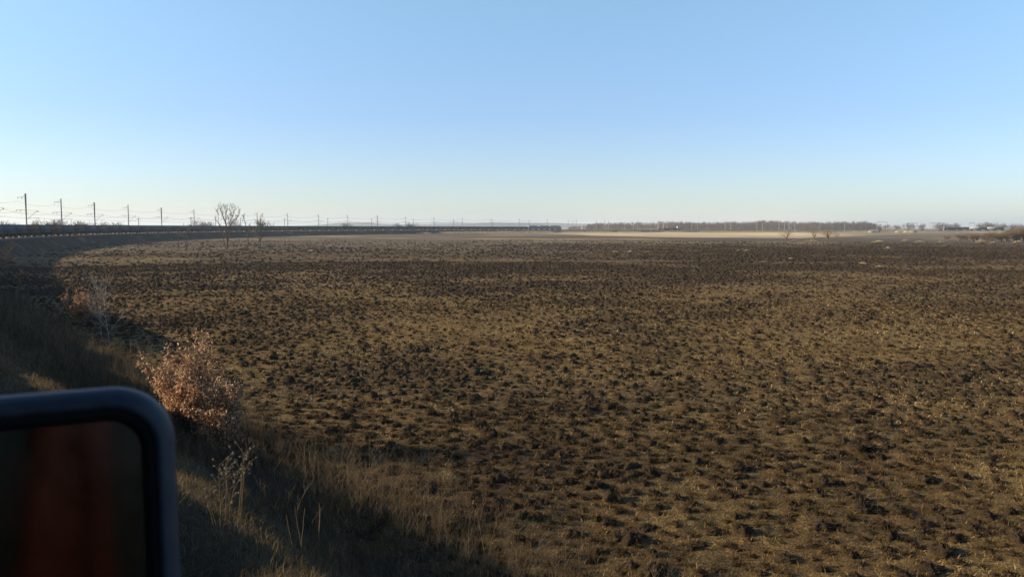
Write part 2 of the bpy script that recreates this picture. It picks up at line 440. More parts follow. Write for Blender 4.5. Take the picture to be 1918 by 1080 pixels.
for p0 in (-.76, .76):
    ss = np.arange(-160, 2050, 6.0)
    prof = [(-.07, 3.17), (-.07, 3.19), (-.012, 3.2), (-.036, 3.3), (.036, 3.3), (.012, 3.2), (.07, 3.19), (.07, 3.17)]
    V = np.concatenate([np.stack([*tp(ss, p0+dp), np.full(len(ss), zz)], -1)[:, None] for dp, zz in prof], 1)
    n = len(prof); i = np.arange(len(ss)-1)[:, None]*n; j = np.arange(n-1)[None]
    mb.add(V, np.stack([i+j, i+j+1, i+n+j+1, i+n+j], -1))
for s in np.arange(-20, 120, .55):
    x, y = tp(s, 0); mb.box((float(x), float(y), 3.12), (.26, 2.6, .12), thead(s))
struct(mb.build('railway_track', M['steel']), 'single railway track under the train')

# far hills
def hills():
    us = np.linspace(380, 1320, 190); V = []; rows = [(5200, 0), (6000, .55), (6900, 1), (8200, .9), (9800, 0)]
    h = np.interp(us, [380, 500, 560, 600, 640, 690, 720, 740, 800, 850, 880, 940, 1010, 1110, 1200, 1320], [0, 4, 8, 18, 35, 37, 25, 19, 23, 27, 35, 41, 39, 32, 22, 0])
    h = h*(.9+.22*fbm(us, us*0, 55, 3, 91))
    for dd, k in rows:
        for u, hh in zip(us, h):
            d = ray(u, hor(u)); d = d[:2]/d[1]
            V.append((d[0]*dd, dd, k*hh*(1+.0*dd)-.5+(6.5 if k == 1 else 0)*.6))
    n = len(us); i = np.arange(len(rows)-1)[:, None]*n; j = np.arange(n-1)[None]
    struct(mk('hills', V, np.stack([i+j, i+j+1, i+n+j+1, i+n+j], -1).reshape(-1, 4), M['hill'], None, None, True), 'low hazy hills on the horizon')
    us = np.linspace(780, 900, 50); V = []
    h = 75*np.exp(-((us-815)/16)**2)+95*np.exp(-((us-850)/22)**2)+30*np.exp(-((us-880)/16)**2)
    for dd, k in ((11500, 0), (12600, 1), (14000, 0)):
        for u, hh in zip(us, h):
            d = ray(u, hor(u)); d = d[:2]/d[1]; V.append((d[0]*dd, dd, k*hh-.5))
    n = len(us); i = np.arange(2)[:, None]*n; j = np.arange(n-1)[None]
    struct(mk('mountains', V, np.stack([i+j, i+j+1, i+n+j+1, i+n+j], -1).reshape(-1, 4), M['hill'], None, None, True), 'faint blue far mountains behind the hills')
hills()

# ---------------------------------------------------------------- tussocks, stubble
def wedge(r0, r1, dens, a0=-46, a1=44):
    area = .5*(r1*r1-r0*r0)*math.radians(a1-a0); n = int(area*dens)
    r = np.sqrt(rng.uniform(r0*r0, r1*r1, n)); a = np.radians(rng.uniform(a0, a1, n))
    return r*np.sin(a), r*np.cos(a)
def jitter_wedge(r0, r1, dens, a0=-46, a1=44):
    """jittered grid, so clumps keep their distance"""
    c = 1/math.sqrt(dens); xs = np.arange(-r1, r1, c); ys = np.arange(-5, r1, c)
    X, Y = np.meshgrid(xs, ys); X = X.ravel()+rng.uniform(-.46, .46, X.size)*c; Y = Y.ravel()+rng.uniform(-.46, .46, Y.size)*c
    r = np.hypot(X, Y); a = np.degrees(np.arctan2(X, Y)); rr_ = r; r = r*(1+.28*(fbm(X, Y, 22, 3, 17)-.5)*(r > 50)); k = (r >= r0) & (r < r1) & (a > a0) & (a < a1)
    return X[k], Y[k]
TUS = []
def tussocks():
    allV, allQ, allA = [], [], []; n0 = 0
    for r0, r1, dens, K, Mg in ((8, 30, 7.2, 9, 22), (30, 72, 7.8, 6, 11), (72, 150, 5.2, 4, 7), (150, 430, 1.5, 3, 6)):
        x, y = jitter_wedge(r0, r1, dens)
        s, p = sp_of(x, y); k = p > 10.6
        ch = charmap(x, y); keep = rng.random(len(x)) < (.5+.5*ch)
        if r0 >= 150:
            keep &= rng.random(len(x)) < sst(430, 200, np.hypot(x, y)+60*(fbm(x, y, 40, 2, 15)-.5))
            uu = CX+F*x/y; keep &= rng.random(len(x)) < np.interp(uu, [900, 1300], [.35, 1])
        k &= keep; x, y, ch = x[k], y[k], ch[k]; n = len(x)
        big = .63 if r0 < 72 else .76 if r0 < 150 else 1.2
        a = (.075+.16*rng.beta(1.4, 2.4, n)+.10*(rng.random(n) < .07))*1.12*big*(.8+.4*ch); h = a*rng.uniform(.55, 1.1, n)/big**.3*(1.0 if r0 < 30 else 1.1)
        el = rng.uniform(1, 1.5, n); ro = rng.uniform(0, PI, n)
        th = np.arange(Mg)*2*PI/Mg; q = np.linspace(0, 1, K)
        rad = np.where(q < .25, 1.28-q*1.3, np.cos((q-.25)/.75*PI/2*.97)**.62*.95)      # flared skirt, bulging head
        hh = np.where(q < .25, q*1.0, .25+.75*np.sin((q-.25)/.75*PI/2))
        jr = 1+rng.normal(0, .17 if K > 5 else .12, (n, K, Mg)); jr *= 1+.22*np.sin(th[None, None]*rng.integers(2, 5, n)[:, None, None]+rng.uniform(0, 6, n)[:, None, None])
        X = rad[None, :, None]*np.cos(th)[None, None]*jr*(a*el)[:, None, None]
        Y = rad[None, :, None]*np.sin(th)[None, None]*jr*a[:, None, None]
        lean = rng.normal(0, .25, (2, n))
        Z = hh[None, :, None]*h[:, None, None]*(1+rng.normal(0, .14 if K > 4 else .08, (n, K, Mg)))
        cx, sx = np.cos(ro)[:, None, None], np.sin(ro)[:, None, None]
        X, Y = X*cx-Y*sx+Z*lean[0][:, None, None], X*sx+Y*cx+Z*lean[1][:, None, None]
        zz = fz(x, y)
        V = np.stack([X+x[:, None, None], Y+y[:, None, None], Z+zz[:, None, None]-.05], -1).reshape(-1, 3)
        tone = np.clip(.25+.75*ch+rng.normal(0, .16, n), 0, 1)
        A = np.clip(hh[None, :, None]*1.0+.25*(tone-.5)[:, None, None]*2*.6+rng.normal(0, .12, (n, K, Mg)), 0, 1)*(.42+.58*tone[:, None, None])+(.08 if r0 < 30 else .12)
        i = np.arange(K-1)[:, None]*Mg; j = np.arange(Mg)[None]; j2 = (j+1) % Mg
        Q = np.stack([i+j, i+j2, i+Mg+j2, i+Mg+j], -1).reshape(-1, 4)
        cap = np.arange(Mg)+(K-1)*Mg
        Q = (np.arange(n)*K*Mg)[:, None, None]+Q[None]
        allV.append(V); allQ.append((Q+n0).reshape(-1, 4)); allA.append(A.ravel()); n0 += len(V)
        if r0 < 72: TUS.append((x, y, zz, a, h, ch))
    o = mk('burnt_tussocks', np.concatenate(allV), np.concatenate(allQ), M['tussock'], None, {'tint': np.concatenate(allA)}, True)
    tag(o, 'countless dark charred grass tussocks covering the burnt field', 'tussocks', kind='stuff')
tussocks()

def blades(x, y, z, L, w, tint, lean, bend=.4, dirs=None):
    n = len(x); a = rng.uniform(0, 2*PI, n) if dirs is None else dirs
    fx, fy = np.cos(a), np.sin(a)
    b = rng.uniform(0, 2*PI, n); wx, wy = np.cos(b)*w/2, np.sin(b)*w/2
    out = np.sin(lean)*L; up = np.cos(lean)*L
    P0 = np.stack([x-wx, y-wy, z], -1); P1 = np.stack([x+wx, y+wy, z], -1)
    mx, my, mz = x+fx*out*.42, y+fy*out*.42, z+up*.58
    P2 = np.stack([mx+wx*.8, my+wy*.8, mz], -1); P3 = np.stack([mx-wx*.8, my-wy*.8, mz], -1)
    P4 = np.stack([x+fx*out*(1+bend*.3), y+fy*out*(1+bend*.3), z+up*(1-bend*.25)], -1)
    V = np.stack([P0, P1, P2, P3, P4], 1).reshape(-1, 3)
    k = np.arange(n)*5
    return V, np.stack([k, k+1, k+2, k+3], 1), np.stack([k+3, k+2, k+4], 1), np.repeat(tint, 5)
def stubble():
    mb = MB()
    # litter and short blades between the clumps
    for r0, r1, dens, L0, L1, w in ((9, 26, 460, .05, .17, .013), (26, 48, 130, .06, .2, .022), (48, 85, 30, .08, .22, .04)):
        x, y = wedge(r0, r1, dens, -40, 38)
        s, p = sp_of(x, y); ch = charmap(x, y)
        k = (p > 10.2) & (rng.random(len(x)) < 1.0-.5*ch); x, y, ch = x[k], y[k], ch[k]; n = len(x)
        tone = fbm(x, y, 3.5, 3, 77)
        t = np.clip(rng.beta(1.5, 1.9, n)*.95+.7*(tone-.5), 0, 1)
        V, Q, T, A = blades(x, y, fz(x, y)-.01, rng.uniform(L0, L1, n), rng.uniform(.6, 1.4, n)*w, t, rng.uniform(.5, 1.5, n), .5)
        mb.add(V, Q, T, A)
    # whiskers on the tussocks
    for (x, y, z, a, h, ch), per, w in ((TUS[0], 60, .011), (TUS[1], 9, .018)):
        n = len(x); X, Y, Z, Aa, Hh, Cc = (np.repeat(q, per) for q in (x, y, z, a, h, ch))
        m = len(X); th = rng.uniform(0, 2*PI, m); rr = np.sqrt(rng.random(m))
        bx, by = X+np.cos(th)*rr*Aa*1.15, Y+np.sin(th)*rr*Aa*1.15
        bz = Z+Hh*np.sqrt(np.clip(1-rr**2, .04, 1))*.92-.05
        t = np.clip(rng.beta(1.1, 3.6, m)*(1.0-.45*Cc), 0, 1)
        V, Q, T, A = blades(bx, by, bz, rng.uniform(.06, .19, m), rng.uniform(.6, 1.3, m)*w, t, rr*1.1+rng.uniform(0, .5, m), .5, th)
        mb.add(V, Q, T, A)
    tag(mb.build('stubble_grass', M['stubble']), 'short brown stubble and litter between the burnt tussocks', 'stubble', kind='stuff')
stubble()

# ---------------------------------------------------------------- grass and weeds on the near bank
def bank_veg():
    n = 230000
    s = 3+72*rng.random(n)**1.6; p = np.where(rng.random(n) < .75, rng.uniform(3.4, 12.9, n), rng.normal(5.9, .6, n))
    x, y = tp(s, p); dens = sst(.25, .6, fbm(x, y, 2.2, 3, 101))
    k = rng.random(n) < np.maximum(dens, .75*(np.abs(p-5.9) < 1)+.5*(p > 11))*np.interp(p, [3.4, 5, 6.5, 10, 12.6, 13.8], [.4, 1, 1, 1, .7, .3]); x, y, s, p = x[k], y[k], s[k], p[k]; n = len(x)
    rr = np.hypot(x, y); z = gz(x, y)
    L = rng.uniform(.12, .5, n)*np.interp(p, [3.4, 6, 8, 12], [.5, .5, .8, .9]); tone = fbm(x, y, 1.8, 2, 103)
    V, Q, T, A = blades(x, y, z-.02, L, np.maximum(.006, rr*.00042)*rng.uniform(.7, 1.4, n), np.clip(rng.beta(2, 2, n)*.8+.5*(tone-.5), 0, 1), rng.uniform(.15, 1.25, n), .7)
    mb = MB(); mb.add(V, Q, T, A)
    tag(mb.build('bank_grass', M['grass']), 'dry straw grass covering the near railway bank', 'grass', kind='stuff')
    mb = MB(); n = 17000
    s = 4+76*rng.random(n)**1.35; p = rng.normal(10.0, 1.45, n)
    x, y = tp(s, p); dens = sst(.36, .62, fbm(x, y, 3.0, 3, 111))
    k = (rng.random(n) < np.maximum(dens, .35*(p > 9.6))) & (p > 6.6) & (p < 13.0); x, y = x[k], y[k]; n = len(x); z = gz(x, y); rr = np.hypot(x, y)
    p2 = sp_of(x, y)[1]; H = rng.uniform(.45, 1.35, n)*(.7+.5*fbm(x, y, 4, 2, 113))*np.interp(p2, [7, 8.8, 10.3], [.42, .6, 1.05]); rad = np.maximum(.003, rr*.00015)
    B = np.stack([x, y, z-.05], -1); lean = rng.normal(0, .16, (n, 2)); tin = rng.beta(2, 2.3, n)
    Tp = B+np.stack([lean[:, 0]*H, lean[:, 1]*H, H], -1); mid = B+(Tp-B)*.5+rng.normal(0, .03, (n, 3))
    mb.segs(B, mid, rad*1.3, rad, 3, tin); mb.segs(mid, Tp, rad, rad*.5, 3, tin)
    for q in range(11):
        f = rng.uniform(.3, 1, n)[:, None]; P0 = np.where(f < .5, B+(mid-B)*f*2, mid+(Tp-mid)*(f*2-1))
        a = rng.uniform(0, 2*PI, n); l = rng.uniform(.1, .36, n)*H**.5
        P1 = P0+np.stack([np.cos(a)*l*.6, np.sin(a)*l*.6, l*.8], -1)
        mb.segs(P0, P1, rad*.65, rad*.35, 3, np.clip(tin+rng.normal(0, .15, n), 0, 1))
    tag(mb.build('dry_weeds', M['weed']), 'tangle of thin brown dead weeds along the foot of the bank', 'weeds', kind='stuff')
bank_veg()

# ---------------------------------------------------------------- trees & bushes
def grow(h, spread=.5, levels=4, kidsn=(3, 4, 4, 3), r0=.16, up=.35, base=.3, wig=.12, seed=0, lean=(0, 0), rmin=.012, lenf=.62):
    """segments (A, B, ra, rb, level) of a leafless tree, unit upright"""
    rd = random.Random(seed); S = []
    def br(p, d, L, r, lv, start=0.):
        n = max(3, 6-lv); pts = [p]; dirs = []
        for k in range(n):
            d = (d+Vector((rd.gauss(0, wig), rd.gauss(0, wig), rd.gauss(0, wig*.6)+up*(.12 if lv else .03)))).normalized()
            q = pts[-1]+d*(L/n); ra = r*(1-.75*k/n); rb = r*(1-.75*(k+1)/n)
            S.append((tuple(pts[-1]), tuple(q), max(ra, rmin), max(rb, rmin*.8), lv)); pts.append(q); dirs.append(d)
        if lv >= levels: return
        nk = kidsn[min(lv, len(kidsn)-1)]
        for c in range(nk):
            t = (start+(1-start)*(c+.4+rd.random()*.5)/nk); i = min(n-1, int(t*n)); q = pts[i].lerp(pts[i+1], t*n-i)
            ax = dirs[i].orthogonal().normalized(); ax.rotate(Matrix.Rotation(rd.uniform(0, 2*PI)+c*2.4, 3, dirs[i]))
            nd = (dirs[i]*(1-spread*.5)+ax*spread*rd.uniform(.7, 1.3)+Vector((0, 0, up*.5))).normalized()
            br(q, nd, L*lenf*rd.uniform(.7, 1.15)*(1-.25*t), max(r*(1-.7*t)*.62, rmin), lv+1)
    br(Vector((0, 0, -.15)), Vector((lean[0], lean[1], 1)).normalized(), h*.62, r0, 0, base)
    return S
def tree_parts(root, S, mt_trunk, mt_twig, cut=1, n_trunk=6, sc=1.0):
    for nm, sel, mt, n in (('trunk', [q for q in S if q[4] <= cut], mt_trunk, n_trunk), ('crown', [q for q in S if q[4] > cut], mt_twig, 3)):
        if not sel: continue
        mb = MB(); A = np.array([q[0] for q in sel])*sc; B = np.array([q[1] for q in sel])*sc
        mb.segs(A, B, np.array([q[2] for q in sel]), np.array([q[3] for q in sel]), n, rng.random(len(sel)))
        mb.build(nm, mt, root)
def tree(u, v, vtop, label, seed, name='bare_tree', mt=('bark', 'twig'), group=None, cat='tree', dist=None, **kw):
    if dist:
        d = ray(u, hor(u)); d = d[:2]/d[1]; P = np.array([d[0]*dist, dist, 0.]); P[2] = fz(P[0], P[1])*max(0, min(1, 1-(dist-300)/600))
    else: P = place(u, v)
    h = (EYE-P[2])+(hor(u)-vtop)*P[1]/F
    if not dist: h = (v-vtop)*P[1]/F
    root = empty(name, tuple(P), random.uniform(0, 6) if 'lean' not in kw else 0, label, cat, group)
    S = grow(h, seed=seed, rmin=max(.006, P[1]*.00018), **kw)
    top = max(q[1][2] for q in S); sc = h/top
    tree_parts(root, S, M[mt[0]], M[mt[1]], sc=sc)
    return root
G = 'leafless trees standing out on the burnt field'
def limb_tree(u, v, sc, limbs, label, seed, group, ntw=14, tl=1.5):
    """a leafless tree from its main limbs (metres: sideways, up), each with random depth and its own twigs"""
    P = place(u, v); e = empty('bare_tree', tuple(P), 0, label, 'tree', group); rd = random.Random(seed)
    cr = MB(); rmin = P[1]*.00016
    for li, (pts, r0, r1) in enumerate(limbs):
        tk = MB()
        dep = rd.uniform(-1, 1); n = len(pts); Q = []
        for k, (a, c) in enumerate(pts): Q.append(Vector((a*sc, dep*2.2*max(0, c*sc-2)/9+rd.gauss(0, .08), c*sc)))
        rr = np.linspace(r0, r1, n); A = []
        for k in range(n-1):
            for t in (0, .34, .67): A.append((Q[k].lerp(Q[k+1], t)+Vector((rd.gauss(0, .05), 0, 0)), rr[k]+(rr[k+1]-rr[k])*t))
        A.append((Q[-1], r1))
        tk.path([tuple(q[0]) for q in A], [max(q[1]*(.72 if len(limbs) > 8 else .95), rmin) for q in A], 6); tk.build('trunk' if li == 0 else 'limb', M['bark'], e)
        L = sum((Q[k+1]-Q[k]).length for k in range(n-1))
        for q in range(int(ntw*L/8)):
            t = rd.uniform(.35, 1)*(len(A)-1); k = min(len(A)-2, int(t)); p0 = A[k][0].lerp(A[k+1][0], t-k); ax = (A[k+1][0]-A[k][0]).normalized()
            d = (ax+Vector((rd.gauss(0, .5), rd.gauss(0, .5), .35))).normalized(); l = tl*rd.uniform(.4, 1.2)
            pp = [p0]
            for m in range(4):
                d = (d+Vector((rd.gauss(0, .14), rd.gauss(0, .14), .08))).normalized(); pp.append(pp[-1]+d*l/4)
            cr.path(pp, np.linspace(rmin*1.0, rmin*.55, 5), 3)
            for m in range(5):
                k2 = rd.randint(1, 3); d2 = (d+Vector((rd.gauss(0, .6), rd.gauss(0, .6), .2))).normalized(); cr.segs([pp[k2]], [pp[k2]+d2*l*rd.uniform(.25, .6)], rmin*.7, rmin*.45, 3)
    cr.build('crown', M['twig'], e); return e
BT = [([(-.10, -.2), (-.6, 1.9), (-1.0, 4.0), (-1.55, 6.0), (-1.77, 8.4), (-1.7, 11.4)], .17, .03), ([(.1, -.2), (.4, 2.2), (.3, 5.3), (.4, 6.9), (.15, 8.4), (-.25, 9.9), (-.55, 11.0), (-.4, 11.9)], .36, .04),
      ([(.45, 2.4), (.9, 4.5), (1.1, 6.9), (1.7, 7.8), (2.6, 8.9), (3.25, 9.9), (3.55, 10.7)], .26, .06), ([(1.1, 6.9), (1.3, 8.4), (1.85, 10.2), (2.25, 11.9)], .12, .03), ([(.4, 6.9), (.9, 8.4), (1.1, 10.4), (1.25, 12.1)], .13, .03),
      ([(.9, 4.5), (1.4, 6.5), (1.2, 8.7), (.6, 10.7), (.5, 12.1)], .13, .03), ([(1.7, 7.8), (2.4, 7.2), (2.95, 8.4), (3.25, 9.5)], .1, .04), ([(1.2, 8.7), (1.6, 10.3), (1.55, 11.9)], .08, .03), ([(.15, 8.4), (.1, 9.9), (.5, 11.3)], .08, .03), ([(1.85, 10.2), (2.6, 11.3), (2.7, 12.0)], .06, .03)]
limb_tree(424, 466.5, 1.0, BT, 'tallest bare tree on the field, forked low, its crown spreading above the train', 4, G)
limb_tree(464, 469, 1.0, [([(0, -.2), (.15, 1.9), (.0, 3.3), (.05, 5.0), (-.3, 6.3), (-.9, 8.0), (-1.0, 9.4)], .19, .04), ([(-.9, 7.8), (-.5, 8.6), (-.6, 9.6)], .06, .03), ([(-.9, 7.8), (-1.3, 8.7)], .05, .03), ([(.05, 4.0), (.7, 5.4), (.8, 7.0)], .07, .03), ([(0.02, 4.6), (-.5, 5.4), (-.7, 6.6)], .06, .03)],
          'thin bare tree with a crooked dark trunk right of the tallest field tree', 5, G, 9, 1.0)
limb_tree(488, 466, 1.0, [([(0.15, -.2), (0, 1.4), (-.25, 2.6), (-.9, 4.2), (-1.4, 6.2)], .2, .04), ([(-.1, 2.2), (.1, 4.2), (0, 6.6), (.2, 9.4)], .12, .03), ([(-.1, 2.0), (.6, 3.8), (1.5, 5.8), (2.1, 7.2)], .11, .03), ([(.1, 4.2), (.8, 6.2), (.9, 8.6)], .07, .03), ([(-.9, 4.2), (-.5, 6.3), (-.7, 8.4)], .07, .03), ([(.6, 3.8), (1.7, 4.9), (2.7, 5.6)], .06, .03), ([(-.3, 2.7), (-1.6, 4.2), (-2.1, 5.4)], .06, .03)],
          'bare round-headed small tree, rightmost of the trees standing on the field', 6, G, 14, 1.5)
limb_tree(349, 467, 1.0, [([(0, -.2), (.2, 1.8), (.3, 3.6), (.6, 5.2), (.8, 7.0)], .14, .03), ([(.1, .9), (-.4, 2.3), (-.7, 4.2)], .08, .03), ([(.3, 3.4), (-.1, 4.6), (.1, 6.2)], .06, .03), ([(.35, 3.7), (1.0, 4.9), (1.3, 6.0)], .05, .03)],
          'slim bare sapling leaning among the trees left of the tallest field tree', 7, G, 16, 1.2)
limb_tree(334, 467, 1.0, [([(-.05, -.2), (.1, 1.6), (.15, 3.0), (.1, 4.2)], .17, .05), ([(.15, 2.8), (.5, 4.3), (.6, 5.6)], .05, .03), ([(.1, 2.2), (-.5, 3.4)], .04, .03)],
          'leftmost bare field tree, a short dark trunk with few twigs', 8, G, 8, .9)
tree(609, 468, 457, 'stunted dark shrub stem beside a pale grass tuft', 59, 'bare_shrub', cat='shrub', spread=.6, levels=2, kidsn=(3, 3), r0=.1)
# white sapling by the bank
r_ = tree(205, 642, 500, 'white barked bare sapling with upswept branches at the foot of the bank', 63, 'birch_sapling', ('palebark', 'palebark'), cat='tree', spread=.8, levels=3, kidsn=(14, 5, 3), r0=.022, up=.42, base=.16, wig=.06, lenf=.48)
tree(192, 640, 522, 'slender white bare sapling stem just left of the branchy white sapling', 67, 'birch_sapling', ('palebark', 'palebark'), cat='tree', spread=.9, levels=3, kidsn=(8, 4, 2), r0=.02, up=.3, base=.15, wig=.05, lenf=.3)

def leafy(u, v, vtop, wpx, label, seed, nst, nleaf, ls, dark=0.0):
    P = place(u, v); P[2] -= .05; k = P[1]/F; h = (v-vtop)*k; w = wpx*k
    root = empty('leafy_bush', tuple(P), 0, label, 'bush', 'bushes still holding orange withered leaves')
    rd = random.Random(seed); S = []
    for q in range(nst):
        a = rd.uniform(0, 2*PI); l = rd.uniform(.05, .36)*w/h
        s = grow(h*rd.uniform(.45, 1.0), seed=seed*31+q, spread=.5, levels=2, kidsn=(8, 4), r0=.022, up=.45, base=.2, wig=.07, lean=(math.cos(a)*l, math.sin(a)*l), rmin=.005)
        S += s
    top = max(q[1][2] for q in S); sc = h/top
    mb = MB(); mb.segs(np.array([q[0] for q in S])*sc, np.array([q[1] for q in S])*sc, [q[2] for q in S], [q[3] for q in S], 4, rng.random(len(S))*.6)
    mb.build('stem', M['bark'], root)
    tw = [q for q in S if q[4] >= 1 and q[1][2]*sc > h*.16]
    idx = rng.integers(0, len(tw), nleaf); A = np.array([tw[i][0] for i in idx])*sc; B = np.array([tw[i][1] for i in idx])*sc
    c = A+(B-A)*rng.random((nleaf, 1))+rng.normal(0, .045, (nleaf, 3))
    # clumpy: drop leaves where a coarse noise is low
    kp = (fbm(c[:, 0]+seed, c[:, 2]*1.2+c[:, 1], .55, 2, seed) > .36); c = c[kp]; n = len(c)
    d = rng.normal(0, 1, (n, 3)); d[:, 2] -= .8; d /= np.linalg.norm(d, axis=1, keepdims=True)
    sd = np.cross(d, rng.normal(0, 1, (n, 3))); sd /= np.linalg.norm(sd, axis=1, keepdims=True); nm = np.cross(d, sd)
    L = rng.uniform(.7, 1.35, (n, 1))*ls; W = L*.27
    P0 = c; P1 = c+d*L*.5+sd*W+nm*W*.5; P2 = c+d*L; P3 = c+d*L*.5-sd*W+nm*W*.5
    V = np.stack([P0, P1, P2, P3], 1).reshape(-1, 3); j = np.arange(n)*4
    tint = np.clip(rng.beta(2.2, 2.2, n)+.3*(fbm(c[:, 0], c[:, 2], .4, 2, 9)-.5)-dark, 0, 1)
    mb = MB(); mb.add(V, None, np.concatenate([np.stack([j, j+1, j+2], 1), np.stack([j, j+2, j+3], 1)]), np.repeat(tint, 4)); mb.build('foliage', M['leaf'], root)
leafy(350, 850, 600, 180, 'large bush of pale orange withered leaves beyond the top of the side mirror', 3, 15, 19000, .075)
leafy(425, 860, 668, 95, 'lower straw orange leafy bush growing against the right of the large bush', 6, 11, 8000, .073)
leafy(150, 612, 528, 62, 'brown orange leafy bush beside the white sapling farther along the bank', 5, 9, 3600, .10, .15)
leafy(183, 612, 545, 30, 'small dim orange bush right against the white sapling', 8, 4, 1000, .10, .2)

def weed(u, v, vtop, label, seed, heads, nst=3, name='weed_stalk', sd=.018, wid=.25):
    P = place(u, v); h = (v-vtop)*np.hypot(P[0], P[1])/F
    root = empty(name, tuple(P), 0, label, 'weed', 'single dead weed stalks on the near bank')
    rd = random.Random(seed); mb = MB(); hds = []
    for q in range(nst):
        a = rd.uniform(0, 6.3); p = Vector((rd.gauss(0, .03), rd.gauss(0, .03), -.05)); d = Vector((math.cos(a)*wid*rd.random(), math.sin(a)*wid*rd.random(), 1)).normalized()
        H = h*rd.uniform(.8, 1)*1.04; pts = [p]
        for k in range(7):
            d = (d+Vector((rd.gauss(0, .05), rd.gauss(0, .05), 0))).normalized(); pts.append(pts[-1]+d*H/7)
        mb.path(pts, np.linspace(.0055, .0035, 8), 4)
        for k in range(heads):
            t = rd.uniform(.62, 1)*7; i = min(6, int(t)); b = pts[i].lerp(pts[i+1], t-i); aa = rd.uniform(0, 6.3); l = rd.uniform(.05, .2)
            e = b+Vector((math.cos(aa)*l, math.sin(aa)*l, l*.8)); mb.segs([b], [e], .0035, .0025, 3)
            m = 12; c = np.array(e)+rng.normal(0, sd*.5, (m, 3)); dd = rng.normal(0, sd*.36, (m, 3)); hd = MB()
            hd.segs(np.repeat(np.array([e]), m, 0), c+dd,   .005, .002, 4, rng.random(m)); hds.append(hd)
    mb.build('stalk', M['weed'], root)
    for hd in hds: hd.build('seed_head', M['seed'], root)
    return root
weed(428, 985, 862, 'dead weed with many fluffy white seed heads standing in the shade', 3, 9, 4, wid=.3)
weed(446, 975, 838, 'taller dead weed with flat pale seed heads behind the fluffy one', 4, 9, 3, wid=.2)
weed(345, 975, 930, 'short weed with one white seed head beside the mirror edge', 5, 1, 2)
weed(568, 1068, 935, 'pair of pale dry stalks rising near the bottom of the photo', 6, 0, 3, wid=.35)
weed(585, 1060, 925, 'tall dry stalk leaning right beside the pair of pale stalks', 7, 0, 2, wid=.3)
weed(628, 1050, 930, 'pale slanting stalk right of the tall dry stalks, at the shadow edge', 8, 0, 2, wid=.4)
weed(415, 1010, 905, 'brown leafless stalks below the fluffy white weed', 9, 2, 4)
weed(1046, 1085, 1030, 'single pale straw stalk upright at the bottom edge of the field', 10, 0, 1, wid=.1)
weed(820, 1060, 1020, 'small feathery grass stalk by the dark hollow', 12, 2, 2)
weed(285, 720, 640, 'greyish weed plume left of the large orange bush', 13, 10, 5, wid=.3)
weed(105, 700, 655, 'dry stalk in shade behind the top edge of the mirror', 14, 3, 3)

# ---------------------------------------------------------------- grass tufts one can tell apart
def tuft(u, v, wpx, hpx, label, seed, mt='tuft', n=None, name='dry_grass_tuft', group='pale dry grass tufts on the field'):
    P = place(u, v); d = np.hypot(P[0], P[1]); w = wpx*d/F; h = hpx*d/F
    r2 = np.random.default_rng(seed); n = n or 420; a = r2.uniform(0, 2*PI, n); r = np.sqrt(r2.random(n))
    x = np.cos(a)*r*w*.36; y = np.sin(a)*r*w*.3; L = h*r2.uniform(.6, 1.05, n)*(1.05-.45*r)
    V, Q, T, A = blades(x, y, np.full(n, -.05), L+.05, np.maximum(.008, d*.0011)*r2.uniform(.6, 1.4, n)*(1 if d > 60 else .5), r2.beta(2, 1.6, n), r*.85+r2.uniform(0, .35, n), .6, a+r2.normal(0, .5, n))
    mb = MB(); mb.add(V, Q, T, A); o = mb.build(name, M[mt]); o.location = P
    return tag(o, label, 'grass tuft', group)
tuft(832, 905, 70, 34, 'golden upright grass tuft in the near field, beside a dark diagonal tussock ridge', 1, 'grass', 900)
tuft(730, 965, 78, 30, 'domed yellow grass mound at the foot of the near bank', 2, 'grass', 1200)
tuft(735, 1008, 60, 16, 'flattened straw tuft just below the domed yellow mound', 3, 'grass', 700)
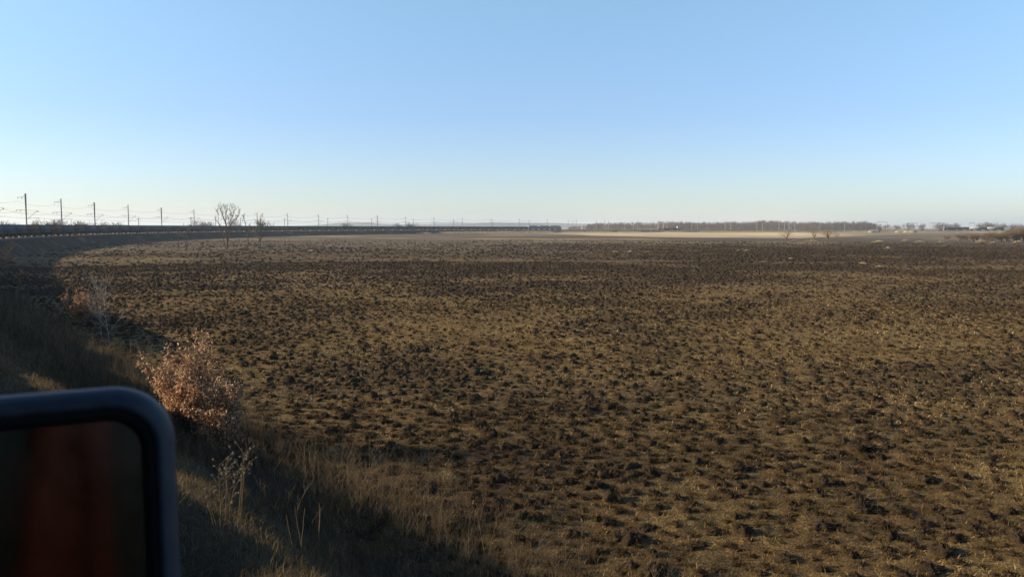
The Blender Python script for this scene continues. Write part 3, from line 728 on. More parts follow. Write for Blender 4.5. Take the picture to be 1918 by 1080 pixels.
tl = [(214, 470, 18, 7, 'broad pale straw tuft near the dark embankment foot, left of the field trees'), (248, 467, 10, 5, 'small pale tuft just right of the broad one near the embankment foot'),
 (372, 467, 12, 4, 'low straw tuft between the slim sapling and the tallest field tree'), (454, 466, 14, 6, 'pale tuft close behind the crooked thin tree'),
 (326, 479, 14, 4, 'flat straw tuft below the short dark leftmost field tree'), (510, 473, 13, 5, 'pale tuft right of the round-headed small field tree'),
 (533, 473, 11, 5, 'straw tuft midway between the round-headed tree and the stunted shrub'), (583, 472, 12, 6, 'peaked pale tuft left of the stunted dark shrub'),
 (617, 463, 10, 6, 'bright rounded tuft touching the stunted dark shrub stem'), (555, 474, 10, 3, 'faint low tuft left of the peaked pale tuft'),
 (676, 462, 12, 4, 'straw tuft alone, right of the stunted shrub'), (700, 469, 5, 4, 'tiny bright tuft below the lone straw tuft right of the shrub'),
 (754, 463, 9, 4, 'low beige tuft left of the peaked whitish mid-field tuft'), (826, 462, 9, 6, 'peaked whitish tuft at mid field under the middle of the train'),
 (797, 468, 18, 4, 'long flat straw patch tuft below the peaked whitish mid-field tuft'), (886, 453, 4, 4, 'tiny white tuft far off near the train'),
 (1152, 473, 9, 5, 'small pale tuft left of the bright round central tuft'), (1180, 474, 11, 7, 'bright round tuft, most prominent in the centre right field'),
 (1238, 455, 8, 4, 'tiny tuft right before the straw field edge'), (1383, 470, 8, 3, 'left one of two thin tufts lying on the grey burnt field'),
 (1398, 470, 9, 3, 'right one of two thin tufts lying on the grey burnt field'), (1480, 485, 12, 3, 'thin straw streak tuft on the dark field right of centre'),
 (1487, 452, 10, 4, 'pale tuft under the left one of the two round shrubs in the straw'), (1518, 452, 26, 4, 'long pale grass tuft under the right round shrub'),
 (1645, 454, 28, 5, 'long straw tuft row left of the whitish domed tuft on the right'), (1696, 453, 13, 6, 'whitish domed tuft left of the twin tufts on the right'),
 (1722, 454, 20, 4, 'flat straw tuft just right of the whitish domed tuft'), (1763, 454, 12, 4, 'low tuft between the domed tuft and the widest whitish tuft'),
 (1836, 455, 16, 7, 'widest whitish tuft in front of the russet bushes'), (1860, 456, 10, 5, 'small white tuft right of the widest whitish tuft'),
 (1906, 455, 14, 5, 'pale tuft at the right edge below the russet thicket'), (1615, 494, 16, 4, 'straw tuft on the nearer dark field, left one of a pair'),
 (1648, 500, 16, 4, 'straw tuft on the nearer dark field, right one of a pair'), (1663, 466, 9, 4, 'little bright tuft in the dark band below the long straw tuft row')]
for k, (u, v, w, h, l) in enumerate(tl): tuft(u, v, w, h, l, 20+k)
tag(mk('hollow_shade', *(lambda m: (np.concatenate(m.V), np.concatenate(m.Q)))(MB().path([place(802, 1000)+[0, 0, .05], place(840, 1000)+[0, 0, .12], place(868, 988)+[0, 0, .1], place(884, 975)+[0, 0, .03]], [.07, .11, .10, .04], 9)), M['tussock'], None, {'tint': [.72]*54}, True),
    'dark shape added as the shade of a hollow near the foot of the bank', 'shade patch')  # added dark shape, painted in place of the hollow's shade

# ---------------------------------------------------------------- train
def gondola_parts():
    b = MB(); L, W = 12.7, 3.06
    for sy in (-1, 1):
        b.box((0, sy*W/2, 2.38), (L, .06, 2.1))
        b.box((0, sy*(W/2+.02), 3.47), (L+.04, .16, .12)); b.box((0, sy*(W/2+.03), 1.36), (L+.06, .17, .16))
        for k in range(9): b.box((-L/2+.18+k*(L-.36)/8, sy*(W/2+.08), 2.42), (.15, .11, 1.96))
    for sx in (-1, 1):
        b.box((sx*L/2, 0, 2.38), (.06, W-.07, 2.1)); b.box((sx*(L/2+.03), 0, 3.44), (.12, W-.2, .1))
        for k in (-.9, 0, .9): b.box((sx*(L/2+.07), k, 2.38), (.1, .12, 1.9))
    b.box((0, 0, 1.33), (L-.1, W-.1, .06))
    u = MB(); u.box((0, 0, 1.12), (12.6, .4, .34)); u.box((0, 0, 1.2), (.25, 2.9, .18)); u.box((3.6, 0, 1.2), (.2, 2.8, .18)); u.box((-3.6, 0, 1.2), (.2, 2.8, .18))
    for sx in (-1, 1):
        u.box((sx*6.3, 0, 1.12), (.25, 2.9, .3)); u.box((sx*6.62, 0, 1.06), (.5, .26, .26)); u.box((sx*6.85, .06, 1.06), (.2, .4, .34))
    u.box((-1.7, .3, .72), (2.3, 1.5, .55)); u.box((1.9, -.2, .8), (1.0, 1.2, .4)); u.box((.2, 1.2, .85), (.5, .3, .5))
    return b, u
def bogie():
    g = MB()
    for sy in (-1, 1):
        g.box((0, sy*1.02, .52), (1.5, .16, .36)); g.box((-.95, sy*1.02, .5), (.5, .18, .22)); g.box((.95, sy*1.02, .5), (.5, .18, .22))
        for sx in (-1, 1): g.cyl((sx*.925, sy*.82, .475), (sx*.925, sy*.69, .475), .475, None, 16)
    for sx in (-1, 1): g.cyl((sx*.925, -.7, .475), (sx*.925, .7, .475), .08, None, 8, False)
    g.box((0, 0, .72), (.5, 2.1, .3)); g.box((0, 0, .92), (.6, .6, .12))
    return g
def tank_parts():
    b = MB(); n = 20; th = np.arange(n)*2*PI/n; prof = [(-5.4, .35), (-5.3, .9), (-5.05, 1.3), (-4.8, 1.5), (4.8, 1.5), (5.05, 1.3), (5.3, .9), (5.4, .35)]
    V = np.array([[x, math.sin(t)*r, 2.75+math.cos(t)*r] for x, r in prof for t in th]); i = np.arange(len(prof)-1)[:, None]*n; j = np.arange(n)[None]
    b.add(V, np.stack([i+j, i+(j+1) % n, i+n+(j+1) % n, i+n+j], -1).reshape(-1, 4))
    for e in (0, len(prof)-1): b.add(np.vstack([V[e*n:(e+1)*n], V[e*n:(e+1)*n].mean(0)]), None, [[k, (k+1) % n, n] for k in range(n)])
    d = MB(); d.cyl((0, 0, 4.15), (0, 0, 4.6), .55, None, 16); d.box((0, 0, 4.66), (.7, .2, .1)); d.box((1.1, 0, 4.3), (1.2, .9, .06))
    f = MB(); f.box((0, 0, 1.1), (11, .5, .3)); f.box((-4, 0, 1.35), (.5, 2.4, .3)); f.box((4, 0, 1.35), (.5, 2.4, .3))
    for sx in (-1, 1): f.box((sx*5.6, 0, 1.1), (.4, 2.9, .3)); f.box((sx*5.95, 0, 1.06), (.4, .3, .3))
    return b, d, f
def flat_parts():
    d = MB(); d.box((0, 0, 1.20), (13.3, 2.9, .09))
    for sy in (-1, 1):
        d.box((0, sy*1.46, 1.52), (13.3, .06, .58))
        for k in range(7): d.box((-6+k*2, sy*1.5, 1.36), (.12, .08, .5))
    for sx in (-1, 1): d.box((sx*6.62, 0, 1.52), (.06, 2.86, .58))
    f = MB(); f.box((0, 0, .98), (12.8, .5, .34))
    for sy in (-1, 1): f.box((0, sy*1.36, 1.03), (13.2, .14, .24))
    for sx in (-1, 1): f.box((sx*6.75, 0, 1.06), (.5, .26, .26))
    return d, f

bog = bogie().build('bogie', M['under']); bog_me = bog.data; D.objects.remove(bog)
gb, gu = gondola_parts(); _b = gb.build('body', M['wag_blue']); gb_me = _b.data; D.objects.remove(_b)
_b = gu.build('underframe', M['under']); gu_me = _b.data; D.objects.remove(_b)
def part(name, me, parent, m=None, loc=(0, 0, 0)):
    o = D.objects.new(name, me); COL.objects.link(o); o.parent = parent; o.location = loc
    if m is not None:
        o.material_slots[0].link = 'OBJECT'; o.material_slots[0].material = m
    return o
def set_on_track(o, s, p=0.0):
    x, y = tp(s, p); o.location = (float(x), float(y), RAILZ*1.0+float(-.0)); o.rotation_euler = (0, 0, thead(s))
sF = on_track(1050)[2]                       # nose of the distant locomotive
SEC = 17.3; sW = sF-3*SEC-.3; PITCHW = 13.92
COLN = dict(blue='blue', teal='teal green', slate='slate blue', green='dull green', brown='rusty brown', grey='grey', darkgreen='dark green')
pal = ['blue', 'blue', 'brown', 'teal', 'brown', 'teal', 'green', 'blue', 'slate', 'teal', 'slate', 'blue', 'green', 'slate']
n_w = int((sW-50)/PITCHW)
rc = random.Random(5)
cols = []
for k in range(n_w):
    cols.append(rc.choice(['grey', 'darkgreen', 'green', 'teal', 'slate', 'grey', 'darkgreen', 'teal']) if k < 38 else rc.choice(['teal', 'slate', 'blue', 'green', 'grey']))
vis = [k for k in range(n_w) if True]
uvis = []
for k in range(n_w):
    s = sW-PITCHW*(k+.5); x, y = tp(s, 0); u = CX+F*float(x)/float(y); uvis.append(u)
left = [k for k in range(n_w) if uvis[k] > -5]
for q, k in enumerate(left[::-1][:len(pal)]): cols[k] = pal[q]
first = {}
for k in range(n_w):
    c = cols[k]; e = empty('gondola_wagon', (0, 0, 0), 0, '%s open gondola wagon, %s in the train counting back from the distant locomotive' % (COLN[c], ordn(k+1)), 'wagon', 'open wagons of the long curving freight train')
    part('body', gb_me, e, M['wag_'+c]); part('underframe', gu_me, e)
    for sx in (-1, 1): part('bogie', bog_me, e, None, (sx*4.33, 0, 0))
    set_on_track(e, sW-PITCHW*(k+.5))
s_end = sW-PITCHW*n_w
dk, df = flat_parts(); _b = dk.build('deck', M['deck']); dk_me = _b.data; D.objects.remove(_b); _b = df.build('frame', M['under']); df_me = _b.data; D.objects.remove(_b)
s = s_end; k = 0; names = ['next to the last gondola', 'in the middle of the empty flats', 'third of the empty flats', 'coupled to the camera locomotive']
nf = int((s_end-3)/14.2)
for k in range(nf):
    e = empty('flat_wagon', (0, 0, 0), 0, 'added unseen low-sided flat wagon %s, shaped to shade the bank' % (['behind the last gondola', 'between two other flats', 'before the flat nearest the mirror', 'nearest the side mirror'][min(k, 3)] if k < nf-1 else 'coupled right ahead of the mirror'), 'wagon', 'unseen flat wagons added to shade the bank')
    part('deck', dk_me, e); part('frame', df_me, e)
    for sx in (-1, 1): part('bogie', bog_me, e, None, (sx*4.8, 0, 0))
    set_on_track(e, s_end-14.2*(k+.5)); e.scale = (1.04, 1, 1.15 if k == 0 else 1.0 if k < nf-1 else .905)  # unseen added wagons, heights scaled to set their shadow edge on the bank
s_nose = s_end-14.2*nf-.6

# distant locomotive: three coupled sections, one thing
def loco_far():
    x, y = tp(sF, 0); e = empty('electric_locomotive', (float(x), float(y), 0), 0, 'blue and grey three-section electric locomotive far off at the head of the train', 'locomotive')
    for q in range(3):
        s = sF-SEC*(q+.5); px, py = tp(s, 0); ang = thead(s)
        loc = (float(px)-e.location.x, float(py)-e.location.y, RAILZ)
        def P(nm, mbb, m, sm=False):
            o = mbb.build(nm, M[m], e, sm); o.location = loc; o.rotation_euler = (0, 0, ang); return o
        hl = SEC/2-.25; b = MB()
        nose0 = q == 0; nose2 = q == 2
        xs = [-hl, hl]; prof = [(-1.5, 1.0), (-1.55, 1.4), (-1.55, 3.6), (-1.35, 4.05), (1.35, 4.05), (1.55, 3.6), (1.55, 1.4), (1.5, 1.0)]
        rows = [-hl, hl]; n = len(prof); V = []
        for xx in rows:
            for (yy, zz) in prof:
                f = 1.0
                dx = 0
                if nose0 and xx > 0: dx = -max(0, zz-2.2)*.38
                if nose2 and xx < 0: dx = max(0, zz-2.2)*.38
                V.append((xx+dx, yy, zz))
        Q = [[k, (k+1) % n, n+(k+1) % n, n+k] for k in range(n)]
        b.add(V, Q); c = np.array(V)
        for r0 in (0, n): b.add(np.vstack([c[r0:r0+n], c[r0:r0+n].mean(0)]), None, [[k, (k+1) % n, n] for k in range(n)])
        for sy in (-1, 1):
            b.box((0, sy*1.57, 1.55), (2*hl-1, .05, .12)); b.box((0, sy*1.57, 3.5), (2*hl-3, .05, .1))
        body = P('body', b, 'locogrey' if q == 0 else 'locoblue')
        r = MB()
        for xx in (-5, -1.5, 2.2, 5): r.box((xx, 0, 4.3), (1.9, 2.0, .5))
        r.box((0, 0, 4.1), (2*hl-2.5, 2.4, .12)); P('roof_equipment', r, 'under')
        w = MB()
        for sy in (-1, 1):
            for xx in ((hl-1.9,) if nose0 else (-hl+1.9,) if nose2 else ()): w.box((xx, sy*1.565, 3.05), (.9, .05, .75))
            for xx in (-3.6, -.9, 1.8): w.box((xx, sy*1.565, 3.1), (1.2, .04, .45))
        P('window', w, 'glass')
        if nose0:
            g = MB(); g.box((hl-.28, 0, 3.05), (.06, 2.5, .8), 0, -.36); P('windscreen', g, 'glass')
            g = MB(); g.box((hl+.03, 0, 1.55), (.08, 2.9, .55)); P('nose_band', g, 'locored')
            g = MB(); g.cyl((hl-.65, 0, 3.85), (hl-.5, 0, 3.85), .2, None, 12); P('headlight', g, 'lamp')
            g = MB(); g.box((hl+.35, 0, .5), (.7, 2.7, .5), 0, .3); g.box((hl+.55, 0, 1.05), (.5, .3, .3)); P('snow_plough', g, 'under')
        if nose2:
            g = MB(); g.box((-hl+.1, 0, 3.35), (.1, 2.2, .9)); P('rear_panel', g, 'whitepaint')
        if q != 1:
            g = MB()
            for sy in (-.55, .55): g.segs([(0, sy, 4.55), (1.4, sy, 5.2), (1.4, sy, 5.2)], [(1.4, sy, 5.2), (0, sy, 5.9), (1.4, -sy, 5.2)], .05, .05, 4)
            g.box((0, 0, 5.95), (.3, 1.9, .08)); P('pantograph', g, 'iron')
        g = MB(); g.box((0, 0, .95), (2*hl, 2.6, .2)); 
        for bx in (-4.3, 4.3):
            g.box((bx, 0, .72), (3.9, 2.5, .34))
            for wx in (-1.4, 1.4):
                for sy in (-1, 1): g.cyl((bx+wx, sy*1.0, .62), (bx+wx, sy*.75, .62), .6, None, 16)
        g.box((-hl-.1, 0, 1.05), (.5, .4, .35)); P('bogie', g, 'under')
loco_far()

# ---------------------------------------------------------------- the locomotive the photo was taken from, with its mirror
def loco_near():
    x, y = tp(s_nose, 0); ang = thead(s_nose-8)
    s0 = s_nose
    e = empty('locomotive', (float(x), float(y), 0), ang, 'locomotive at lower left, only its dark framed rear-view mirror reflecting an orange panel in view', 'locomotive')
    inv = Matrix.Translation(e.location) @ Matrix.Rotation(ang, 4, 'Z'); inv.invert()
    L = 17.5; hl = L
    prof = [(-1.55, 4.45), (-1.6, 4.7), (-1.6, 6.9), (-1.35, 7.55), (0, 7.8), (1.35, 7.55), (1.6, 6.9), (1.6, 4.7), (1.55, 4.45)]
    b = MB(); n = len(prof); V = [(xx-(max(0, zz-5.6)*.25 if xx > -1 else 0), yy, zz) for xx in (-L, -.2) for yy, zz in prof]
    b.add(V, [[k, (k+1) % n, n+(k+1) % n, n+k] for k in range(n)]); c = np.array(V)
    for r0 in (0, n): b.add(np.vstack([c[r0:r0+n], c[r0:r0+n].mean(0)]), None, [[k, (k+1) % n, n] for k in range(n)])
    b.build('body', M['olive'], e)
    camL = inv @ Vector((0, 0, EYE))
    cx = camL.x
    w = MB(); w.box((cx+.09, -1.603, 6.35), (.9, .03, .85)); w.build('side_window', M['glass'], e)
    pl = [(-.44, 4.95), (-.48, 6.05), (-.56, 6.28), (-.66, 6.5), (-.72, 6.62), (-1.10, 6.62), (-1.10, 4.95)]
    w = MB(); nq = len(pl); V = [(cx+a_, yy, z_) for yy in (-1.595, -1.618) for a_, z_ in pl]
    w.add(V, [[k, (k+1) % nq, nq+(k+1) % nq, nq+k] for k in range(nq)]); w.add(np.vstack([V[nq:], np.mean(V[nq:], 0)]), None, [[k, (k+1) % nq, nq] for k in range(nq)])
    dr = w.build('door', M['orange'], e)
    w = MB(); w.box((cx-.88, -1.62, 5.75), (.018, .012, 1.5)); w.build('door_seam', M['rubber'], dr)
    w = MB(); w.box((cx-.80, -1.622, 6.44), (.04, .014, .025), .3); w.build('latch', M['rubber'], dr)
    w = MB(); w.path([(cx-1.42, -1.6, 4.9), (cx-1.42, -1.68, 4.95), (cx-1.42, -1.68, 6.3), (cx-1.42, -1.6, 6.35)], .016, 8); w.build('handrail', M['cabgrey'], e)
    w = MB(); w.box((-L/2, -1.612, 4.75), (L-.6, .03, .3)); w.build('side_band', M['cabgrey'], e)
    w = MB()
    for bx in (-3.6, -13.4):
        w.box((bx, 0, RAILZ+.72), (3.9, 2.5, .34))
        for wx in (-1.4, 1.4):
            for sy in (-1, 1): w.cyl((bx+wx, sy*1.0, RAILZ+.62), (bx+wx, sy*.75, RAILZ+.62), .6, None, 20)
    w.box((-L/2, 0, RAILZ+1.02), (L-.4, 2.6, .24)); w.build('bogie', M['under'], e)
    w = MB()
    for bx in (-4, -8, -12): w.box((bx, 0, 7.95), (2.2, 1.8, .45))
    w.build('roof_equipment', M['cabgrey'], e)
    # mirror -------------------------------------------------
    dist = .62
    PX = dist/F                                    # metres per photo pixel at the mirror
    corner = ray(330, 713)                         # top right outer corner (before rounding)
    dc = ray(120, 900); ctr = CAM+dc*dist
    t3 = np.array([*TT, 0]); n3 = np.array([*NN, 0])
    refl = -.93*t3-.30*n3+np.array([0, 0, .02]); refl /= np.linalg.norm(refl)
    nm = -dc+refl; nm /= np.linalg.norm(nm)
    xr = np.cross(np.array([0, 0, 1.]), nm); xr /= np.linalg.norm(xr)      # to the right as the driver sees it
    yu = np.cross(nm, xr)
    if xr@RGT < 0: xr = -xr
    def onplane(u, v):
        d = ray(u, v); tt = ((ctr-CAM)@nm)/(d@nm); q = CAM+d*tt-ctr; return np.array([q@xr, q@yu])
    tr = onplane(327, 716); W = .20; H = .34
    x1, y1 = tr; x0 = x1-W; y0 = y1-H
    def rr(x0, y0, x1, y1, r, k=12):
        out = []
        for cx_, cy_, a0 in ((x1-r, y1-r, 0), (x0+r, y1-r, 90), (x0+r, y0+r, 180), (x1-r, y0+r, 270)):
            for q in range(k+1):
                a = math.radians(a0+90*q/k); out.append((cx_+r*math.cos(a), cy_+r*math.sin(a)))
        return out
    def ring_mesh(sections):                      # [(inset, depth)] outwards to inwards
        V = []; 
        for ins, dep, rad in sections:
            for (a, c_) in rr(x0+ins, y0+ins, x1-ins, y1-ins, rad): V.append(ctr+xr*a+yu*c_+nm*dep)
        n = len(V)//len(sections); i = np.arange(len(sections)-1)[:, None]*n; j = np.arange(n)[None]
        return np.array(V), np.stack([i+j, i+(j+1) % n, i+n+(j+1) % n, i+n+j], -1).reshape(-1, 4), n
    def tolocal(V): return np.array([tuple(inv @ Vector(v)) for v in V])
    mw = MB()
    secs = [(.030, -.075, .02), (.012, -.065, .03), (.003, -.045, .037), (.0, -.02, .040), (.0015, -.006, .040), (.005, .001, .037), (.010, .0045, .033), (.0135, .004, .030), (.0145, .001, .029)]
    V, Q, n = ring_mesh(secs); mw.add(tolocal(V), Q)
    bk = V[:n]; mw.add(tolocal(np.vstack([bk, bk.mean(0)])), None, [[k, (k+1) % n, n] for k in range(n)])
    sh = mw.build('rear_view_mirror', M['shell'], e, True)
    mw = MB(); V, Q, n = ring_mesh([(.0144, .0015, .029), (.0165, .0020, .027), (.019, .0005, .025), (.0225, -.003, .022), (.0228, -.006, .022)]); mw.add(tolocal(V), Q); mw.build('rubber_gasket', M['rubber'], sh, True)
    mw = MB(); V, Q, n = ring_mesh([(.0215, -.0045, .0225)]+[(.04, -.0045, .02)]); g = V[:n]; mw.add(tolocal(np.vstack([g, g.mean(0)])), None, [[k, (k+1) % n, n] for k in range(n)]); mw.build('mirror_glass', M['mirror'], sh)
    mw = MB(); a = inv @ Vector(ctr+xr*(x0+.02)+yu*(y0+.1)-nm*.05); bq = Vector((a.x+.02, -1.6, a.z-.02)); mw.path([a, a.lerp(bq, .5)+Vector((.02, 0, 0)), bq], .014, 10); mw.build('mirror_arm', M['shell'], sh)
    return e
loco_near()

# ---------------------------------------------------------------- masts and wires along the line
def mast(u, vtop, kind, label, p=-3.3, arms=True, matn='concrete'):
    x, y, s = on_track(u, p); dep = y; h = EYE+(hor(u)-vtop)*dep/F-2.8
    e = empty('catenary_mast', (x, y, 2.8), thead(s), label, 'mast', 'catenary masts along the railway')
    if kind == 'twin':
        for q in (-1, 1): MB().cyl((q*.1, q*.55*.2, -.4), (q*.45, 0, h), .2, .15, 10).build('post', M[matn], e)
    else: MB().cyl((0, 0, -.4), (0, 0, h), .24, .18, 12).build('post', M[matn], e)
    if arms:
        b = MB(); zc = 6.9
        b.segs([(0, -.1, zc-1.3)], [(0, -3.1, zc+1.35)], .05, .05, 5)            # slanted bracket over the track
        b.segs([(0, -.1, zc+1.45)], [(0, -3.1, zc+1.4)], .03, .03, 4); b.segs([(0, -.4, zc-1.0)], [(0, -3.5, zc-.75)], .035, .035, 4)
        b.build('cantilever', M['iron'], e)
        b = MB(); b.segs([(0, .1, zc+1.5)], [(0, 2.7, zc+1.5)], .05, .05, 5); b.segs([(0, .1, h-1.1)], [(0, 2.1, h-1.1)], .045, .045, 5); b.segs([(0, .1, h-.4)], [(0, 1.1, h-1.1)], .025, .025, 4); b.build('feeder_arm', M['iron'], e)
        for yy, zz in ((-3.1, zc+1.35), (2.6, zc+1.5), (1.4, zc+1.5), (2.0, h-1.1), (1.0, h-1.1)): MB().cyl((0, yy, zz), (0, yy, zz-.5), .09, .07, 8).build('insulator', M['ceramic'], e)
    return s, h
mp = [(50, 363, 'twin'), (116, 372.5, 'one'), (178, 379.5, 'twin'), (241, 384, 'one'), (303, 389, 'twin'), (364, 392.5, 'one'), (423, 395, 'one'), (482, 397.5, 'one'), (539, 399.5, 'one'),
      (597, 401, 'one'), (651.5, 402.5, 'one'), (707, 403.5, 'twin'), (760, 405.5, 'one'), (813, 407, 'one'), (866, 408, 'one'), (920, 409, 'one'), (973, 409.5, 'one'), (1025, 410, 'one')]
ms = []
for k, (u, vt, kd) in enumerate(mp):
    ms.append(mast(u, vt, kd, '%s concrete catenary mast, %s from the left behind the freight train' % ('twin-post' if kd == 'twin' else 'single-post', ordn(k+1))))
x, y = tp(ms[0][0]-45, -3.3)
e = mast(-18, 352, 'one', 'concrete catenary mast just out of frame left, its bracket tip showing')
ss = [e[0]]+[q[0] for q in ms]
# wires
def wire(p, z, label, sag=.5, r=.022, dr=0.0):
    P = []; rr = []
    for a, b in zip(ss[:-1], ss[1:]):
        for t in np.linspace(0, 1, 7)[:-1]:
            x, y = tp(a+(b-a)*t, p); P.append((float(x), float(y), z-4*sag*t*(1-t))); rr.append(max(r, np.hypot(float(x), float(y))*.00007))
    mb = MB(); mb.path(P, rr, 4); tag(mb.build('overhead_wire', M['wire']), label, 'wire', 'overhead wires strung between the masts')
wire(0, 2.8+8.0, 'sagging messenger wire above the train, over the contact wire', .9)
wire(0, 2.8+6.0, 'straight lowest overhead wire just above the train', .1)
wire(-5.9, 2.8+8.0, 'feeder wire on the outer tips of the lower mast arms', .8)
wire(-5.3, 2.8+11.0, 'top feeder wire on the upper short mast arms', .9)

G2 = 'white based masts beyond the locomotive'
r1 = [(1064, 410.5), (1073, 411.5), (1079, 410.5), (1117, 412), (1132.5, 410), (1140, 413), (1170, 414), (1186.5, 414), (1194, 411.5), (1232, 413), (1242.5, 413.5), (1249, 412.5),
      (1295, 415), (1307, 418), (1358.5, 415.5), (1369, 415), (1417.5, 416), (1428.5, 418), (1459, 414.5), (1469.5, 415.5), (1477.5, 416), (1488, 414.5), (1535.5, 416), (1582, 416.5)]
for k, (u, vt) in enumerate(r1):
    far = -3.3 if k % 2 == 0 else -11.0
    x, y, s = on_track(u, far); h = EYE+(hor(u)-vtop_)*y/F-1.6 if False else EYE+(hor(u)-vt)*y/F-1.6
    e = empty('catenary_mast', (x, y, 1.6), thead(s), 'slim pale catenary mast, %s to the right of the distant locomotive' % ordn(k+1), 'mast', G2)
    MB().cyl((0, 0, -.8), (0, 0, h), .26, .19, 10).build('post', M['palecon'], e)
    MB().box((0, 0, .5), (.75, .75, 2.2), bev=.08).build('footing', M['whitepaint'], e)
    b = MB(); sg = -1 if k % 2 == 0 else 1
    b.segs([(0, 0, h-4.6), (0, 0, h-2.2)], [(0, sg*2.6, h-2.3), (0, sg*2.6, h-2.2)], .06, .05, 4); b.build('cantilever', M['iron'], e)
def portal(u0, u1, vt, label):
    xa, ya, s = on_track(u0, -3.0); xb, yb, s2 = on_track(u1, -12.0)
    h = EYE+(hor(u0)-vt)*ya/F-1.6; e = empty('catenary_portal', (xa, ya, 1.6), 0, label, 'gantry', 'portal gantries over the far tracks')
    dx, dy = xb-xa, yb-ya
    for q in (0, 1): MB().cyl((dx*q, dy*q, -.8), (dx*q, dy*q, h), .3, .26, 10).build('post', M['palecon'], e)
    b = MB(); a0 = np.array([0, 0, h-.1]); a1 = np.array([dx, dy, h-.1])
    b.segs([a0, a0-[0, 0, .9]], [a1, a1-[0, 0, .9]], .1, .1, 4)
    for k in range(10): p0 = a0+(a1-a0)*k/10; p1 = a0+(a1-a0)*(k+1)/10; b.segs([p0], [p1-[0, 0, .9]], .05, .05, 3)
    b.build('crossbeam', M['iron'], e)
portal(1233, 1242, 414.5, 'small portal gantry above the short work train')
portal(1643, 1661, 415, 'leftmost large portal gantry at the right end of the treeline')
portal(1698, 1718, 417, 'portal gantry over the bright sand heap')
portal(1741, 1768, 417, 'portal gantry ending at the left of the black tank wagons')
portal(1815, 1825, 417, 'narrow portal gantry between the black and the white topped tank wagons')
# telegraph poles beyond the line
tgp = [(260, 408), (358, 407), (404, 404.5), (451, 408), (533, 409), (614, 409), (696, 409.5), (774, 410), (849.5, 411), (923, 411.5), (991, 412)]
for k, (u, vt) in enumerate(tgp):
    x, y, s = on_track(u, -34); h = EYE+(hor(u)-vt)*y/F
    e = empty('telegraph_pole', (x, y, 0), thead(s), 'thin dark wooden line pole beyond the train, %s from the left' % ordn(k+1), 'pole', 'wooden line poles behind the railway')
    MB().cyl((0, 0, -.5), (0, 0, h), .2, .15, 8).build('post', M['wood'], e)
    b = MB(); b.box((0, 0, h-.5), (.14, 2.6, .16))
    if u == 404: b.box((0, 0, h-1.3), (.14, 2.2, .16))
    b.build('crossarm', M['wood'], e)

# tank wagons and work train on the far right
tb, td, tf = tank_parts(); tms = []
for nm, q, m in (('tank', tb, 'tankblack'), ('dome', td, 'tankblack'), ('frame', tf, 'under')):
    o = q.build(nm, M[m], None, nm == 'tank'); tms.append(o.data); D.objects.remove(o)
TG = 'tank wagons standing on the far track'
for k, (u, c, l) in enumerate([(1776.5, 'tankblack', 'leftmost of the joined black tank wagons at far right'), (1791.5, 'tankblack', 'middle one of the three joined black tank wagons'), (1806.5, 'tankblack', 'black tank wagon next to the narrow portal gantry'),
                               (1826, 'tankwhite', 'first white tank wagon right of the narrow gantry'), (1841, 'tankblack', 'lone black tank wagon between two white ones'), (1856, 'tankwhite', 'rightmost white tank wagon beside the grey trees'), (1871, 'tankblack', 'last dark tank wagon half hidden by trees at far right')]):
    x, y, s = on_track(u, 0)
    e = empty('tank_wagon', (0, 0, 0), 0, l, 'wagon', TG)
    part('tank', tms[0], e, M[c]); part('dome', tms[1], e, M[c]); part('frame', tms[2], e)
    for sx in (-1, 1): part('bogie', bog_me, e, None, (sx*3.9, 0, 0))
    set_on_track(e, s)
for k, (u, l) in enumerate([(1241, 'left flat wagon of the short work train'), (1257, 'right flat wagon of the short work train, beside its crane cab')]):
    x, y, s = on_track(u, 0); e = empty('flat_wagon', (0, 0, 0), 0, l, 'wagon', 'flat wagons of the short work train')
    part('deck', dk_me, e); part('frame', df_me, e)
    b = MB(); b.box((0, 0, 1.7), (11.5, 2.4, .8)); b.box((-3, 0, 2.2), (3, 2.0, .3)); b.build('side_boards', M['locored' if k == 0 else 'wag_brown'], e)
    for sx in (-1, 1): part('bogie', bog_me, e, None, (sx*4.8, 0, 0))
    set_on_track(e, s)
x, y, s = on_track(1269, 0); e = empty('rail_crane', (0, 0, 0), 0, 'small pale cabbed rail crane at the right end of the short work train', 'crane')
b = MB(); b.box((0, 0, 1.2), (7, 2.8, .4)); b.build('chassis', M['under'], e)
b = MB(); b.box((.6, 0, 2.9), (2.6, 2.5, 2.8), bev=.15); b.build('cab', M['tankwhite'], e)
b = MB(); b.box((.6, -1.26, 3.3), (1.6, .04, .9)); b.box((.6, 1.26, 3.3), (1.6, .04, .9)); b.build('window', M['glass'], e)
b = MB(); b.segs([(-.6, -.4, 2.0), (-.6, .4, 2.0)], [(-8, -.1, 2.6), (-8, .1, 2.6)], .14, .1, 4); b.build('boom', M['locored'], e)
part('bogie', bog_me, e, None, (-2.2, 0, 0)); part('bogie', bog_me, e, None, (2.2, 0, 0)); set_on_track(e, s)

